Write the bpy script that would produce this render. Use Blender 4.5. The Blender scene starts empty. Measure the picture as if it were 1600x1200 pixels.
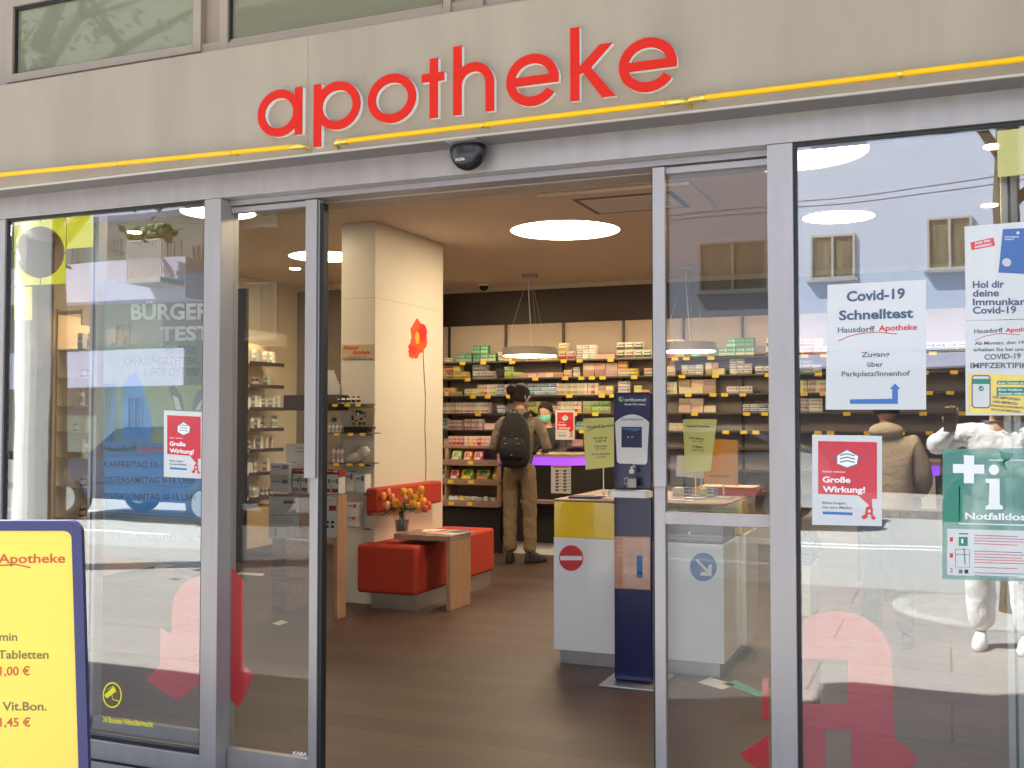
import bpy, bmesh, math, random
from mathutils import Vector, Matrix
R = math.radians
S = bpy.context.scene
COL = S.collection
random.seed(7)
# ---------------------------------------------------------------- camera, sky, sun, exposure
F = 1650.0; PSI = R(22.4); PIT = math.atan(55 / F); CAM = Vector((0, -3.46, 1.42))
fw = Vector((-math.sin(PSI) * math.cos(PIT), math.cos(PSI) * math.cos(PIT), math.sin(PIT)))
rt = Vector((math.cos(PSI), math.sin(PSI), 0)); up = rt.cross(fw)
cd = bpy.data.cameras.new('camera'); cam = bpy.data.objects.new('camera', cd); COL.objects.link(cam)
cam.location = CAM
cam.rotation_euler = Matrix((rt, up, -fw)).transposed().to_euler()
cd.sensor_width = 36; cd.lens = 36 * F / 1600; cd.clip_start = 0.02; cd.clip_end = 2000
S.camera = cam
W = bpy.data.worlds.new('World'); S.world = W; W.use_nodes = True
nt = W.node_tree; nt.nodes.clear()
sky = nt.nodes.new('ShaderNodeTexSky'); sky.sky_type = 'NISHITA'; sky.sun_disc = False
bg = nt.nodes.new('ShaderNodeBackground'); wo = nt.nodes.new('ShaderNodeOutputWorld')
nt.links.new(sky.outputs[0], bg.inputs[0]); nt.links.new(bg.outputs[0], wo.inputs[0])
bg.inputs[1].default_value = 0.09
EL = R(52); AZ = R(29)                     # the sun stands left of and behind the shop
sdir = Vector((-math.cos(AZ) * math.cos(EL), math.sin(AZ) * math.cos(EL), math.sin(EL)))
sky.sun_elevation = EL; sky.sun_rotation = math.atan2(sdir.x, sdir.y)
ld = bpy.data.lights.new('sun', 'SUN'); ld.energy = 5; ld.angle = R(0.5); ld.color = (1, .95, .87)
sun = bpy.data.objects.new('sun', ld); COL.objects.link(sun)
sun.rotation_euler = sdir.to_track_quat('Z', 'Y').to_euler(); sun.location = (-12, 5, 20)
S.view_settings.view_transform = 'Standard'; S.view_settings.look = 'None'
S.view_settings.exposure = 2.1; S.view_settings.gamma = 1
S.render.resolution_x = 1024; S.render.resolution_y = 768
S.cycles.max_bounces = 10; S.cycles.transparent_max_bounces = 24; S.cycles.glossy_bounces = 4; S.cycles.diffuse_bounces = 5

# ---------------------------------------------------------------- helpers
def at(px, py, pl='y', v=0.0):
    """point of the photograph's ray through (px,py) on the real plane x/y/z = v"""
    r = fw + rt * ((px - 800) / F) + up * (-(py - 600) / F)
    i = 'xyz'.index(pl); t = (v - CAM[i]) / r[i]
    return CAM + r * t
def atp(px, py, p0, n):
    r = fw + rt * ((px - 800) / F) + up * (-(py - 600) / F)
    return CAM + r * ((Vector(p0) - CAM).dot(n) / r.dot(n))
def mir(px, D, py=655):
    """x, z of something standing at y=-D that the glass mirrors at pixel px,py"""
    p = at(px, py, 'y', D + .04); return p.x, p.z

def mat(name, col, rough=.5, metal=0., noise=0., scale=12., bump=0., bscale=60., emit=0., coat=0., spec=.5, stretch=None, col2=None, trans=0., vary=0.):
    m = bpy.data.materials.new(name); m.use_nodes = True; n = m.node_tree; b = n.nodes['Principled BSDF']
    c = (col[0], col[1], col[2], 1)
    b.inputs['Base Color'].default_value = c; b.inputs['Roughness'].default_value = rough
    b.inputs['Metallic'].default_value = metal; b.inputs['Coat Weight'].default_value = coat
    b.inputs['Coat Roughness'].default_value = .02; b.inputs['Specular IOR Level'].default_value = spec
    if trans: b.inputs['Transmission Weight'].default_value = trans
    if emit:
        b.inputs['Emission Color'].default_value = c; b.inputs['Emission Strength'].default_value = emit
    if vary:                                   # every copy of a packet is printed a little differently
        oi = n.nodes.new('ShaderNodeObjectInfo'); hs = n.nodes.new('ShaderNodeHueSaturation'); hs.inputs['Color'].default_value = c
        for i_, (lo_, hi_) in (('Hue', (.5 - vary * .12, .5 + vary * .12)), ('Saturation', (.6, 1.25)), ('Value', (1 - vary * .5, 1 + vary * .25))):
            q = n.nodes.new('ShaderNodeMath'); q.operation = 'MULTIPLY'; q.inputs[1].default_value = {'Hue': 1., 'Saturation': 7.31, 'Value': 13.7}[i_]; fr = n.nodes.new('ShaderNodeMath'); fr.operation = 'FRACT'; mr = n.nodes.new('ShaderNodeMapRange'); mr.inputs[3].default_value = lo_; mr.inputs[4].default_value = hi_
            n.links.new(oi.outputs['Random'], q.inputs[0]); n.links.new(q.outputs[0], fr.inputs[0]); n.links.new(fr.outputs[0], mr.inputs[0]); n.links.new(mr.outputs[0], hs.inputs[i_])
        n.links.new(hs.outputs[0], b.inputs['Base Color'])
    if noise or bump or col2:
        tc = n.nodes.new('ShaderNodeTexCoord'); mp = n.nodes.new('ShaderNodeMapping')
        n.links.new(tc.outputs['Object'], mp.inputs[0])
        if stretch: mp.inputs['Scale'].default_value = stretch
    if noise or col2:
        t = n.nodes.new('ShaderNodeTexNoise'); t.inputs['Scale'].default_value = scale; t.inputs['Detail'].default_value = 6
        n.links.new(mp.outputs[0], t.inputs[0])
        rp = n.nodes.new('ShaderNodeValToRGB'); rp.color_ramp.elements[0].position = .3; rp.color_ramp.elements[1].position = .7
        k = noise
        rp.color_ramp.elements[0].color = (c[0] * (1 - k), c[1] * (1 - k), c[2] * (1 - k), 1)
        rp.color_ramp.elements[1].color = (col2[0], col2[1], col2[2], 1) if col2 else (min(1, c[0] * (1 + k)), min(1, c[1] * (1 + k)), min(1, c[2] * (1 + k)), 1)
        n.links.new(t.outputs[0], rp.inputs[0]); n.links.new(rp.outputs[0], b.inputs['Base Color'])
        mr = n.nodes.new('ShaderNodeMapRange'); mr.inputs[3].default_value = max(0, rough - .08); mr.inputs[4].default_value = min(1, rough + .08)
        n.links.new(t.outputs[0], mr.inputs[0]); n.links.new(mr.outputs[0], b.inputs['Roughness'])
    if bump:
        t2 = n.nodes.new('ShaderNodeTexNoise'); t2.inputs['Scale'].default_value = bscale; t2.inputs['Detail'].default_value = 4
        n.links.new(mp.outputs[0], t2.inputs[0])
        bp = n.nodes.new('ShaderNodeBump'); bp.inputs['Strength'].default_value = bump; bp.inputs['Distance'].default_value = .03 if bscale < 30 else .01
        n.links.new(t2.outputs[0], bp.inputs['Height']); n.links.new(bp.outputs[0], b.inputs['Normal'])
    return m

def glass_mat(name, tint=(.93, .95, .94), f0=.06, wave=0.0):
    m = bpy.data.materials.new(name); m.use_nodes = True; n = m.node_tree; n.nodes.clear()
    o = n.nodes.new('ShaderNodeOutputMaterial'); mx = n.nodes.new('ShaderNodeMixShader')
    tr = n.nodes.new('ShaderNodeBsdfTransparent'); tr.inputs[0].default_value = (*tint, 1)
    gl = n.nodes.new('ShaderNodeBsdfGlossy'); gl.inputs['Roughness'].default_value = 0; gl.inputs[0].default_value = (.94, .97, 1, 1)
    lw = n.nodes.new('ShaderNodeLayerWeight'); lw.inputs[0].default_value = .5
    pw = n.nodes.new('ShaderNodeMath'); pw.operation = 'POWER'; pw.inputs[1].default_value = 5
    ma = n.nodes.new('ShaderNodeMath'); ma.operation = 'MULTIPLY_ADD'; ma.inputs[1].default_value = 1 - f0; ma.inputs[2].default_value = f0
    n.links.new(lw.outputs['Facing'], pw.inputs[0]); n.links.new(pw.outputs[0], ma.inputs[0]); n.links.new(ma.outputs[0], mx.inputs[0])
    n.links.new(tr.outputs[0], mx.inputs[1]); n.links.new(gl.outputs[0], mx.inputs[2]); n.links.new(mx.outputs[0], o.inputs[0])
    if wave:                                   # float glass is never quite flat
        tc = n.nodes.new('ShaderNodeTexCoord'); t = n.nodes.new('ShaderNodeTexNoise'); t.inputs['Scale'].default_value = 1.6; t.inputs['Detail'].default_value = 1
        bp = n.nodes.new('ShaderNodeBump'); bp.inputs['Strength'].default_value = 1; bp.inputs['Distance'].default_value = wave
        n.links.new(tc.outputs['Object'], t.inputs[0]); n.links.new(t.outputs[0], bp.inputs['Height']); n.links.new(bp.outputs[0], gl.inputs['Normal'])
    return m
def film_mat(name, col, op=.7):
    m = bpy.data.materials.new(name); m.use_nodes = True; n = m.node_tree; b = n.nodes['Principled BSDF']
    b.inputs['Base Color'].default_value = (*col, 1); b.inputs['Roughness'].default_value = .08; b.inputs['Coat Weight'].default_value = 1
    b.inputs['Alpha'].default_value = op
    return m
M = {}
def mk(k, *a, **kw): M[k] = mat(k, *a, **kw); return M[k]

class MB:
    """collects shapes (world coordinates, several materials) and links them as ONE mesh object"""
    def __init__(s): s.v = []; s.f = []; s.mi = []; s.ms = []; s.sm = []
    def m(s, mt):
        if mt not in s.ms: s.ms.append(mt)
        return s.ms.index(mt)
    def add(s, vs, fs, mt, smooth=False):
        o = len(s.v); k = s.m(mt); s.v += [Vector(p) for p in vs]
        for f in fs: s.f.append([i + o for i in f]); s.mi.append(k); s.sm.append(smooth)
        return s
    def box(s, x0, x1, y0, y1, z0, z1, mt, T=None):
        vs = [Vector((x, y, z)) for z in (z0, z1) for y in (y0, y1) for x in (x0, x1)]
        if T: vs = [T @ p for p in vs]
        return s.add(vs, [(0, 2, 3, 1), (4, 5, 7, 6), (0, 1, 5, 4), (2, 6, 7, 3), (0, 4, 6, 2), (1, 3, 7, 5)], mt)
    def prism(s, pts, mp, h, mt, smooth=False):
        """pts: 2-D polygon; mp(u,v,w) -> point; extruded w 0..h"""
        n = len(pts); vs = [mp(u, v, 0) for u, v in pts] + [mp(u, v, h) for u, v in pts]
        s.add(vs, [list(range(n))[::-1], list(range(n, 2 * n))], mt)
        s.add(vs, [(i, (i + 1) % n, n + (i + 1) % n, n + i) for i in range(n)], mt, smooth); return s
    def strip(s, outer, inner, mp, h, mt, closed=False, side=None):
        """band between two polylines, extruded; front faces mt, rest side"""
        n = len(outer); side = side or mt
        vs = [mp(*p, 0) for p in outer] + [mp(*p, 0) for p in inner] + [mp(*p, h) for p in outer] + [mp(*p, h) for p in inner]
        rng = range(n if closed else n - 1); fr = []; sd = []
        for i in rng:
            j = (i + 1) % n
            fr.append((2 * n + i, 2 * n + j, 3 * n + j, 3 * n + i)); sd.append((i, n + i, n + j, j))
            sd.append((i, j, 2 * n + j, 2 * n + i)); sd.append((n + i, 3 * n + i, 3 * n + j, n + j))
        if not closed:
            for i in (0, n - 1): sd.append((i, 2 * n + i, 3 * n + i, n + i))
        s.add(vs, fr, mt); s.add(vs, sd, side); return s
    def lathe(s, prof, c, mt, seg=24, T=None, smooth=True):
        vs = []; fs = []
        for r, z in prof:
            for k in range(seg):
                a = 2 * math.pi * k / seg; p = Vector((r * math.cos(a), r * math.sin(a), z)); p = (T @ p if T else p) + Vector(c); vs.append(p)
        for i in range(len(prof) - 1):
            for k in range(seg):
                j = (k + 1) % seg; fs.append((i * seg + k, i * seg + j, (i + 1) * seg + j, (i + 1) * seg + k))
        s.add(vs, fs, mt, smooth)
        s.add(vs, [list(range(seg))[::-1], list(range((len(prof) - 1) * seg, len(prof) * seg))], mt); return s
    def tube(s, pts, r, mt, seg=8, taper=None):
        pts = [Vector(p) for p in pts]; n = len(pts); vs = []; fs = []; ref = Vector((0, 0, 1))
        for i, p in enumerate(pts):
            d = (pts[min(i + 1, n - 1)] - pts[max(i - 1, 0)]).normalized()
            a = d.cross(ref if abs(d.z) < .95 else Vector((1, 0, 0))).normalized(); b = d.cross(a)
            rr = r[i] if isinstance(r, (list, tuple)) else r
            for k in range(seg):
                t = 2 * math.pi * k / seg; vs.append(p + a * (rr * math.cos(t)) + b * (rr * math.sin(t)))
        for i in range(n - 1):
            for k in range(seg):
                j = (k + 1) % seg; fs.append((i * seg + k, i * seg + j, (i + 1) * seg + j, (i + 1) * seg + k))
        s.add(vs, fs, mt, True); s.add(vs, [list(range(seg))[::-1], list(range((n - 1) * seg, n * seg))], mt); return s
    def blob(s, c, rx, ry, rz, mt, seg=14, rings=9, jit=0., T=None):
        vs = []; fs = []
        for i in range(rings + 1):
            t = math.pi * i / rings
            for k in range(seg):
                a = 2 * math.pi * k / seg; q = 1 + random.uniform(-jit, jit)
                p = Vector((rx * math.sin(t) * math.cos(a) * q, ry * math.sin(t) * math.sin(a) * q, rz * math.cos(t) * q))
                vs.append((T @ p if T else p) + Vector(c))
        for i in range(rings):
            for k in range(seg):
                j = (k + 1) % seg; fs.append((i * seg + k, (i + 1) * seg + k, (i + 1) * seg + j, i * seg + j))
        return s.add(vs, fs, mt, True)
    def build(s, name, parent=None, bevel=0., tags=None, seg=2):
        xs = [p.x for p in s.v]; ys = [p.y for p in s.v]; zs = [p.z for p in s.v]
        o = Vector(((min(xs) + max(xs)) / 2, (min(ys) + max(ys)) / 2, min(zs)))
        me = bpy.data.meshes.new(name); me.from_pydata([p - o for p in s.v], [], s.f); me.update()
        for mt in s.ms: me.materials.append(mt)
        me.polygons.foreach_set('material_index', s.mi); me.polygons.foreach_set('use_smooth', s.sm)
        ob = bpy.data.objects.new(name, me); COL.objects.link(ob)
        if parent:
            ob.parent = parent; q = parent; off = Vector((0, 0, 0))
            while q: off += q.location; q = q.parent
            ob.location = o - off
        else: ob.location = o
        if bevel:
            b = ob.modifiers.new('bevel', 'BEVEL'); b.width = bevel; b.segments = seg; b.limit_method = 'ANGLE'; b.angle_limit = R(40)
            b.harden_normals = False
        if tags: tag(ob, *tags)
        return ob
def tag(o, label=None, cat=None, group=None, kind=None):
    if label: o['label'] = label
    if cat: o['category'] = cat
    if group: o['group'] = group
    if kind: o['kind'] = kind
    return o
def thing(name, label, cat, loc, group=None):
    o = bpy.data.objects.new(name, None); COL.objects.link(o); o.location = Vector(loc); o.empty_display_size = .1
    return tag(o, label, cat, group)
def copy_tree(o, loc=None, parent=None, label=None, rz=None):
    c = o.copy(); COL.objects.link(c)
    if parent: c.parent = parent
    if loc is not None: c.location = Vector(loc)
    if rz is not None: c.rotation_euler.z = rz
    if label: c['label'] = label
    for ch in list(o.children): copy_tree(ch, None, c)
    return c

_tc = {}
def text2d(s, bold=0., shear=0.):
    k = (s, bold, shear)
    if k in _tc: return _tc[k]
    cu = bpy.data.curves.new('t', 'FONT'); cu.body = s; cu.size = 1; cu.offset = bold; cu.shear = shear; cu.resolution_u = 3
    ob = bpy.data.objects.new('t', cu); COL.objects.link(ob); bpy.context.view_layer.update()
    me = bpy.data.meshes.new_from_object(ob)
    vs = [(v.co.x, v.co.y) for v in me.vertices]; fs = [list(p.vertices) for p in me.polygons]
    bpy.data.objects.remove(ob); bpy.data.curves.remove(cu); bpy.data.meshes.remove(me)
    xs = [v[0] for v in vs]; x0 = min(xs); w = max(xs) - x0
    vs = [(x - x0, y) for x, y in vs]
    _tc[k] = (vs, fs, w); return _tc[k]

class Sheet:
    """a flat printed thing: a thin sheet, its print laid on it in hair-thin layers; drawn with photograph pixels on its own real plane"""
    def __init__(s, p0, n, th=.0012):
        s.p0 = Vector(p0); s.n = Vector(n).normalized(); s.mb = MB(); s.th = th
    def P(s, q): return q if isinstance(q, Vector) else atp(q[0], q[1], s.p0, s.n)
    def base(s, pts, mt):
        vs = [s.P(q) for q in pts]; n = len(vs)
        s.mb.add([v - s.n * s.th for v in vs] + vs, [list(range(n))[::-1], list(range(n, 2 * n))] + [(i, (i + 1) % n, n + (i + 1) % n, n + i) for i in range(n)], mt); return s
    def poly(s, pts, mt, L=1):
        vs = [s.P(q) + s.n * (.0005 * L) for q in pts]; s.mb.add(vs, [list(range(len(vs)))], mt); return s
    def rect(s, x0, y0, x1, y1, mt, L=1, k=0.): # k: slope of the pixel rows
        return s.poly([(x0, y0), (x0, y1), (x1, y1 + k * (x1 - x0)), (x1, y0 + k * (x1 - x0))], mt, L)
    def disc(s, c, r, mt, L=1, ry=None, seg=28):
        ry = ry or r; return s.poly([(c[0] + r * math.cos(2 * math.pi * i / seg), c[1] + ry * math.sin(2 * math.pi * i / seg)) for i in range(seg)], mt, L)
    def line(s, pts, w, mt, L=1):
        ws = [s.P(q) + s.n * (.0005 * L) for q in pts]; wv = w * (ws[0] - CAM).length / F / 2; vs = []
        for i, p in enumerate(ws):
            d = (ws[min(i + 1, len(ws) - 1)] - ws[max(0, i - 1)]).normalized(); q = d.cross(s.n) * wv; vs += [p + q, p - q]
        s.mb.add(vs, [(2 * i, 2 * i + 2, 2 * i + 3, 2 * i + 1) for i in range(len(ws) - 1)], mt); return s
    def text(s, t, p0, p1, h, mt, L=2, bold=.012, shear=0., clipx=None):
        """baseline from p0 to p1 (pixels), h = cap height in pixels"""
        vs, fs, w = text2d(t, bold, shear); a = s.P(p0); b = s.P(p1); u = (b - a) / w
        v = s.P((p0[0], p0[1] - h)) - a; v = v / .73
        s.mb.add([a + u * x + v * y + s.n * (.0005 * L) for x, y in vs], fs, mt); return s
    def build(s, name, label=None, cat=None, group=None, parent=None):
        return s.mb.build(name, parent, tags=(label, cat, group) if label else None)
# ---------------------------------------------------------------- materials
mk('fascia', (.34, .28, .203), .55, noise=.08, scale=2.2, stretch=(3, 3, .5), bump=.05, bscale=120)
mk('fascia_edge', (.50, .46, .40), .5)
mk('alu', (.37, .34, .33), .34, metal=.35, noise=.07, scale=3.5, stretch=(4, 4, .7), bump=.02, bscale=60)
mk('alu_dark', (.34, .32, .33), .4, metal=.4, noise=.05, scale=3)
mk('bronze_frame', (.33, .26, .195), .5, metal=.1, noise=.03, scale=4)
mk('rubber', (.012, .012, .013), .55)
mk('milk_glass', (.17, .17, .11), .12, noise=.03, scale=60, coat=1.)
mk('red_face', (.62, .014, .003), .6, spec=.25)
mk('letter_side', (.92, .91, .86), .6)
mk('neon_yellow', (.92, .50, .004), .45, noise=.05, scale=8, spec=.3)
mk('brass', (.75, .55, .12), .3, metal=.7)
mk('black_plastic', (.012, .012, .014), .25, noise=.1, scale=30)
mk('plaster', (.55, .52, .47), .85, noise=.08, scale=3, bump=.2, bscale=50)
mk('wall_in', (.72, .62, .46), .6, noise=.02, scale=2)
mk('column_white', (.66, .61, .51), .35, noise=.02, scale=1.5)
mk('ceiling', (.78, .66, .53), .8, noise=.02, scale=2)
mk('dark_panel', (.075, .058, .052), .42, noise=.08, scale=4)
mk('grey_panel', (.20, .185, .165), .5, noise=.05, scale=4)
mk('shelf_back', (.40, .34, .28), .6, noise=.04, scale=4)
mk('shelf_dark', (.08, .064, .055), .45)
mk('black', (.02, .018, .018), .4)
mk('chrome', (.7, .7, .7), .15, metal=1)
mk('steel', (.55, .55, .55), .35, metal=.9, noise=.05, scale=10)
mk('white', (.86, .85, .81), .4, noise=.015, scale=3)
mk('white_gloss', (.93, .92, .88), .15, coat=.5)
mk('paper', (.62, .62, .60), .35, coat=.5, noise=.02, scale=9)
mk('paper2', (.52, .52, .49), .45, noise=.04, scale=14)
mk('pink_red', (.62, .035, .055), .25, coat=.6)
mk('red_print', (.66, .03, .03), .4)
mk('text_grey', (.13, .14, .16), .5)
mk('text_blue', (.06, .10, .18), .5)
mk('text_black', (.02, .02, .02), .5)
mk('blue_print', (.035, .15, .42), .4)
mk('blue_card', (.05, .13, .36), .3)
mk('green_print', (.02, .22, .14), .4)
mk('yellow_print', (.80, .60, .13), .4, noise=.1, scale=20)
mk('wood', (.36, .215, .13), .45, noise=.22, scale=9, stretch=(6, 6, .6), bump=.05, bscale=30)
mk('wood_grey', (.30, .20, .15), .45, noise=.18, scale=9, stretch=(.8, 6, 6))
mk('wood_light', (.52, .38, .23), .4, noise=.1, scale=8, stretch=(1, 1, 6))
mk('orange_fabric', (.40, .033, .012), .85, noise=.10, scale=90, bump=.35, bscale=400)
mk('yellow_acryl', (1., .64, .008), .16, coat=.6)
mk('grey_acryl', (.10, .09, .095), .2, coat=.5)
mk('navy', (.008, .012, .085), .2, coat=.35)
mk('lime_sheet', (.90, .90, .28), .4)
mk('amber', (.62, .25, .015), .25)
mk('price_yellow', (.86, .58, .03), .5)
mk('led_purple', (.24, .06, .80), .4, emit=.34)
mk('lamp_warm', (1, .79, .53), .5, emit=8.6)
mk('strip_warm', (1, .76, .48), .5, emit=6.5)
mk('mat_white', (.95, .95, .92), .8, noise=.06, scale=14, bump=.3, bscale=60)
mk('lamp_small', (1, .74, .44), .5, emit=9)
mk('yellow_board', (.88, .63, .075), .35, noise=.015, scale=2, coat=.3)
mk('navy_frame', (.02, .028, .13), .32, noise=.06, scale=12)
mk('board_red', (.50, .09, .03), .5)
mk('board_olive', (.17, .15, .05), .5)
mk('skin', (.50, .29, .20), .5, noise=.05, scale=30)
mk('hair', (.012, .008, .006), .75, noise=.3, scale=60, bump=.7, bscale=120, spec=.3)
mk('hoodie', (.20, .165, .12), .9, noise=.1, scale=14, bump=.6, bscale=26)
mk('khaki', (.17, .12, .07), .9, noise=.12, scale=10, bump=.7, bscale=20)
mk('black_cloth', (.012, .012, .014), .8, noise=.2, scale=20, bump=.5, bscale=24)
mk('beige_cloth', (.52, .44, .36), .9, noise=.06, scale=10, bump=.5, bscale=18)
mk('white_cloth', (.78, .78, .78), .85, noise=.03, scale=8, bump=.8, bscale=14)
mk('mask_green', (.16, .50, .40), .7)
mk('turquoise', (.03, .42, .42), .6)
mk('leaf', (.035, .11, .02), .6, noise=.3, scale=30)
mk('leaf_tree', (.07, .14, .025), .6, noise=.35, scale=8)
mk('petal_yellow', (.85, .38, .03), .6, noise=.2, scale=40)
mk('petal_orange', (.62, .085, .02), .6, noise=.2, scale=40)
mk('petal_pink', (.80, .30, .18), .6, noise=.2, scale=40)
mk('bark', (.16, .125, .085), .95, noise=.45, scale=7, stretch=(3.4, 3.4, .8), bump=1., bscale=22)
mk('asphalt', (.42, .42, .40), .9, noise=.10, scale=40, bump=.3, bscale=300)
mk('road_paint', (.80, .80, .78), .7)
mk('kerb', (.42, .41, .38), .85, noise=.1, scale=14)
mk('wall_lilac', (.53, .60, .74), .85, noise=.03, scale=1.5, bump=.1)
mk('wall_green', (.43, .47, .38), .85, noise=.03, scale=1.5)
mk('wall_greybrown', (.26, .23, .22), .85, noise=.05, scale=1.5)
mk('balcony', (.52, .53, .68), .8, noise=.03, scale=1.5)
mk('curtain', (.30, .26, .17), .8, noise=.5, scale=3, stretch=(7, 1, .5))
mk('win_frame', (.46, .45, .43), .5)
mk('shop_dark', (.035, .035, .045), .2)
mk('dark_red', (.22, .022, .022), .5)
mk('sheet_back', (.30, .30, .30), .6)
mk('drug_back', (.33, .275, .23), .6, noise=.04, scale=4)
mk('soil', (.05, .035, .025), .95, noise=.3, scale=20)
mk('car_paint', (.62, .64, .66), .22, metal=.5, coat=1)
mk('car_glass', (.02, .025, .03), .05, coat=1)
mk('tyre', (.02, .02, .02), .8)
mk('pot', (.30, .13, .07), .8)
G = glass_mat('glass', f0=.145, wave=.0008)
GD = glass_mat('door_glass', f0=.03, wave=.0007)
G2 = glass_mat('thin_glass', (.97, .97, .96), .045)
M['glass'] = G

def planks(name, c1, c2, w, l, mortar, rough=.5, gap=.002, bump=.2):
    m = mat(name, c1, rough, bump=.06, bscale=40); n = m.node_tree; b = n.nodes['Principled BSDF']
    tc = n.nodes.new('ShaderNodeTexCoord'); br = n.nodes.new('ShaderNodeTexBrick')
    n.links.new(tc.outputs['Object'], br.inputs[0]); br.inputs['Color1'].default_value = (*c1, 1); br.inputs['Color2'].default_value = (*c2, 1)
    br.inputs['Mortar'].default_value = (*mortar, 1); br.inputs['Scale'].default_value = 1; br.inputs['Brick Width'].default_value = l
    br.inputs['Row Height'].default_value = w; br.inputs['Mortar Size'].default_value = gap
    t = n.nodes.new('ShaderNodeTexNoise'); mp = n.nodes.new('ShaderNodeMapping'); mp.inputs['Scale'].default_value = (2, 14, 1); t.inputs['Detail'].default_value = 6
    n.links.new(tc.outputs['Object'], mp.inputs[0]); n.links.new(mp.outputs[0], t.inputs[0])
    mx = n.nodes.new('ShaderNodeMix'); mx.data_type = 'RGBA'; mx.blend_type = 'MULTIPLY'; mx.inputs[0].default_value = .55
    rp = n.nodes.new('ShaderNodeValToRGB'); rp.color_ramp.elements[0].color = (.45, .45, .45, 1); rp.color_ramp.elements[0].position = .3; rp.color_ramp.elements[1].position = .7
    n.links.new(t.outputs[0], rp.inputs[0]); n.links.new(br.outputs[0], mx.inputs[6]); n.links.new(rp.outputs[0], mx.inputs[7]); n.links.new(mx.outputs[2], b.inputs['Base Color'])
    return m
FLOOR = planks('laminate', (.085, .045, .031), (.045, .025, .018), .19, 1.25, (.014, .009, .007))
PAVE = planks('paving', (.42, .40, .37), (.385, .365, .34), .7, 1.4, (.24, .22, .20), .85, .006)

# ---------------------------------------------------------------- the setting
MB().box(-40, 40, -80, 12, -.3, -.135, M['asphalt']).build('ground', tags=(None, None, None, 'structure'))
MB().box(-40, 40, -5.9, -.02, -.134, 0, PAVE).build('pavement', tags=(None, None, None, 'structure'))
MB().box(-40, 40, -6.05, -5.905, -.134, .0, M['kerb']).build('kerb', bevel=.015, tags=(None, None, None, 'structure'))
MB().box(-40, 40, -14.0, -6.06, -.134, -.128, M['asphalt']).build('road', tags=(None, None, None, 'structure'))
MB().box(-40, 40, -26, -14.1, -.134, -.003, PAVE).build('far_pavement', tags=(None, None, None, 'structure'))
mb = MB()
for y in (-6.5, -9.9, -10.25): mb.box(-40, 40, y - .06, y + .06, -.1279, -.124, M['road_paint'])
for i in range(-9, 10): mb.box(i * 4., i * 4. + 2.2, -8.06, -7.94, -.1279, -.124, M['road_paint'])
mb.build('road_markings', tags=(None, None, None, 'structure'))
MB().box(-7.1, 4, .0, 9.2, -.134, 0, FLOOR).build('shop_floor', tags=(None, None, None, 'structure'))

# ---------------------------------------------------------------- the pharmacy building
B = thing('pharmacy_building', 'beige pharmacy shopfront with grey aluminium frames and open sliding doors', 'building', (-1.5, 0, 0))
FY = -.13                                    # front of the beige fascia
mb = MB().box(-7.2, 8, FY, -.002, 2.412, 2.86, M['fascia']); mb.build('fascia_panel', B, bevel=.003)
MB().box(-7.2, 8, FY - .004, FY + .006, 2.404, 2.4115, M['fascia_edge']).build('fascia_trim', B)
MB().box(-7.2, 8, FY + .0065, -.0005, 2.4065, 2.4115, mat('soffit_shade', (.19, .175, .17), .7)).build('soffit_shade', B)  # fascia underside coloured dark in place of its shade
for px in (481,): x = at(px, 100, 'y', FY).x; MB().box(x, x + .002, FY - .0008, FY, 2.412, 2.86, M['bronze_frame']).build('panel_joint', B)
for px, py in ((135, 199), (1070, 62), (1094, 65), (1122, 57), (228, 233), (244, 198), (566, 120), (1197, 66), (260, 40)):
    p = at(px, py, 'y', FY); MB().lathe([(.003, 0), (.003, .0012)], (p.x, FY - .0014, p.z), M['alu_dark'], 8, Matrix.Rotation(R(90), 4, 'X')).build('fixing_screw', B)
# header and frames; every frame stands between y 0 and .12
X = lambda px, py=400, y=0: at(px, py, 'y', y).x
x_a, x_b0, x_b1, x_c0, x_c1, x_d0 = -3.866, -2.776, -2.695, -.532, -.450, 1.05
ZH = 2.312
MB().box(-7.2, 8, 0, .13, ZH, 2.411, M['alu']).build('header_beam', B, bevel=.002)
MB().box(-4.06, x_a, .0, .12, -.01, ZH - .001, M['alu']).build('post', B, bevel=.003)
MB().box(x_b0, x_b1, .0, .12, -.01, ZH - .001, M['alu']).build('post', B, bevel=.003)
MB().box(x_c0, x_c1, .0, .12, -.01, ZH - .001, M['alu']).build('post', B, bevel=.003)
MB().box(x_d0, x_d0 + .08, .0, .12, -.01, ZH - .001, M['alu']).build('post', B, bevel=.003)
MB().box(-7.2, -4.061, .0, .3, -.01, ZH - .001, M['plaster']).build('wall', B)
MB().box(x_d0 + .081, 8, .0, .3, -.01, ZH - .001, M['plaster']).build('wall', B)
def shop_window(x0, x1, mull):
    w = MB(); e = .012
    for a, b, c, d in ((x0, x0 + e, .08, ZH), (x1 - e, x1, .08, ZH), (x0 + e, x1 - e, .082, .082 + e), (x0 + e, x1 - e, ZH - e - .002, ZH - .002)):
        w.box(a + .0005, b - .0005, .012, .05, c + .001, d - .001, M['rubber'])
    o = w.build('window_frame', B)
    MB().box(x0 + e, x1 - e, .02, .027, .094, ZH - e - .002, G).build('pane', o)
    MB().box(x0, x1, .003, .10, .0, .079, M['alu']).build('window_sill', B, bevel=.003)
    m2 = MB()
    for xm in mull:
        m2.box(xm - .022, xm + .022, .07, .12, .083, ZH, M['alu']); m2.box(xm - .004, xm + .004, .0665, .0695, .083, ZH, M['rubber'])
    m2.box(x0 + .02, x1 - .02, .07, .10, .10, .15, M['alu_dark'])
    m2.build('inner_frame', B)
shop_window(x_a, x_b0, [at(152, 700, 'y', .1).x, at(24, 700, 'y', .1).x])
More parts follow.
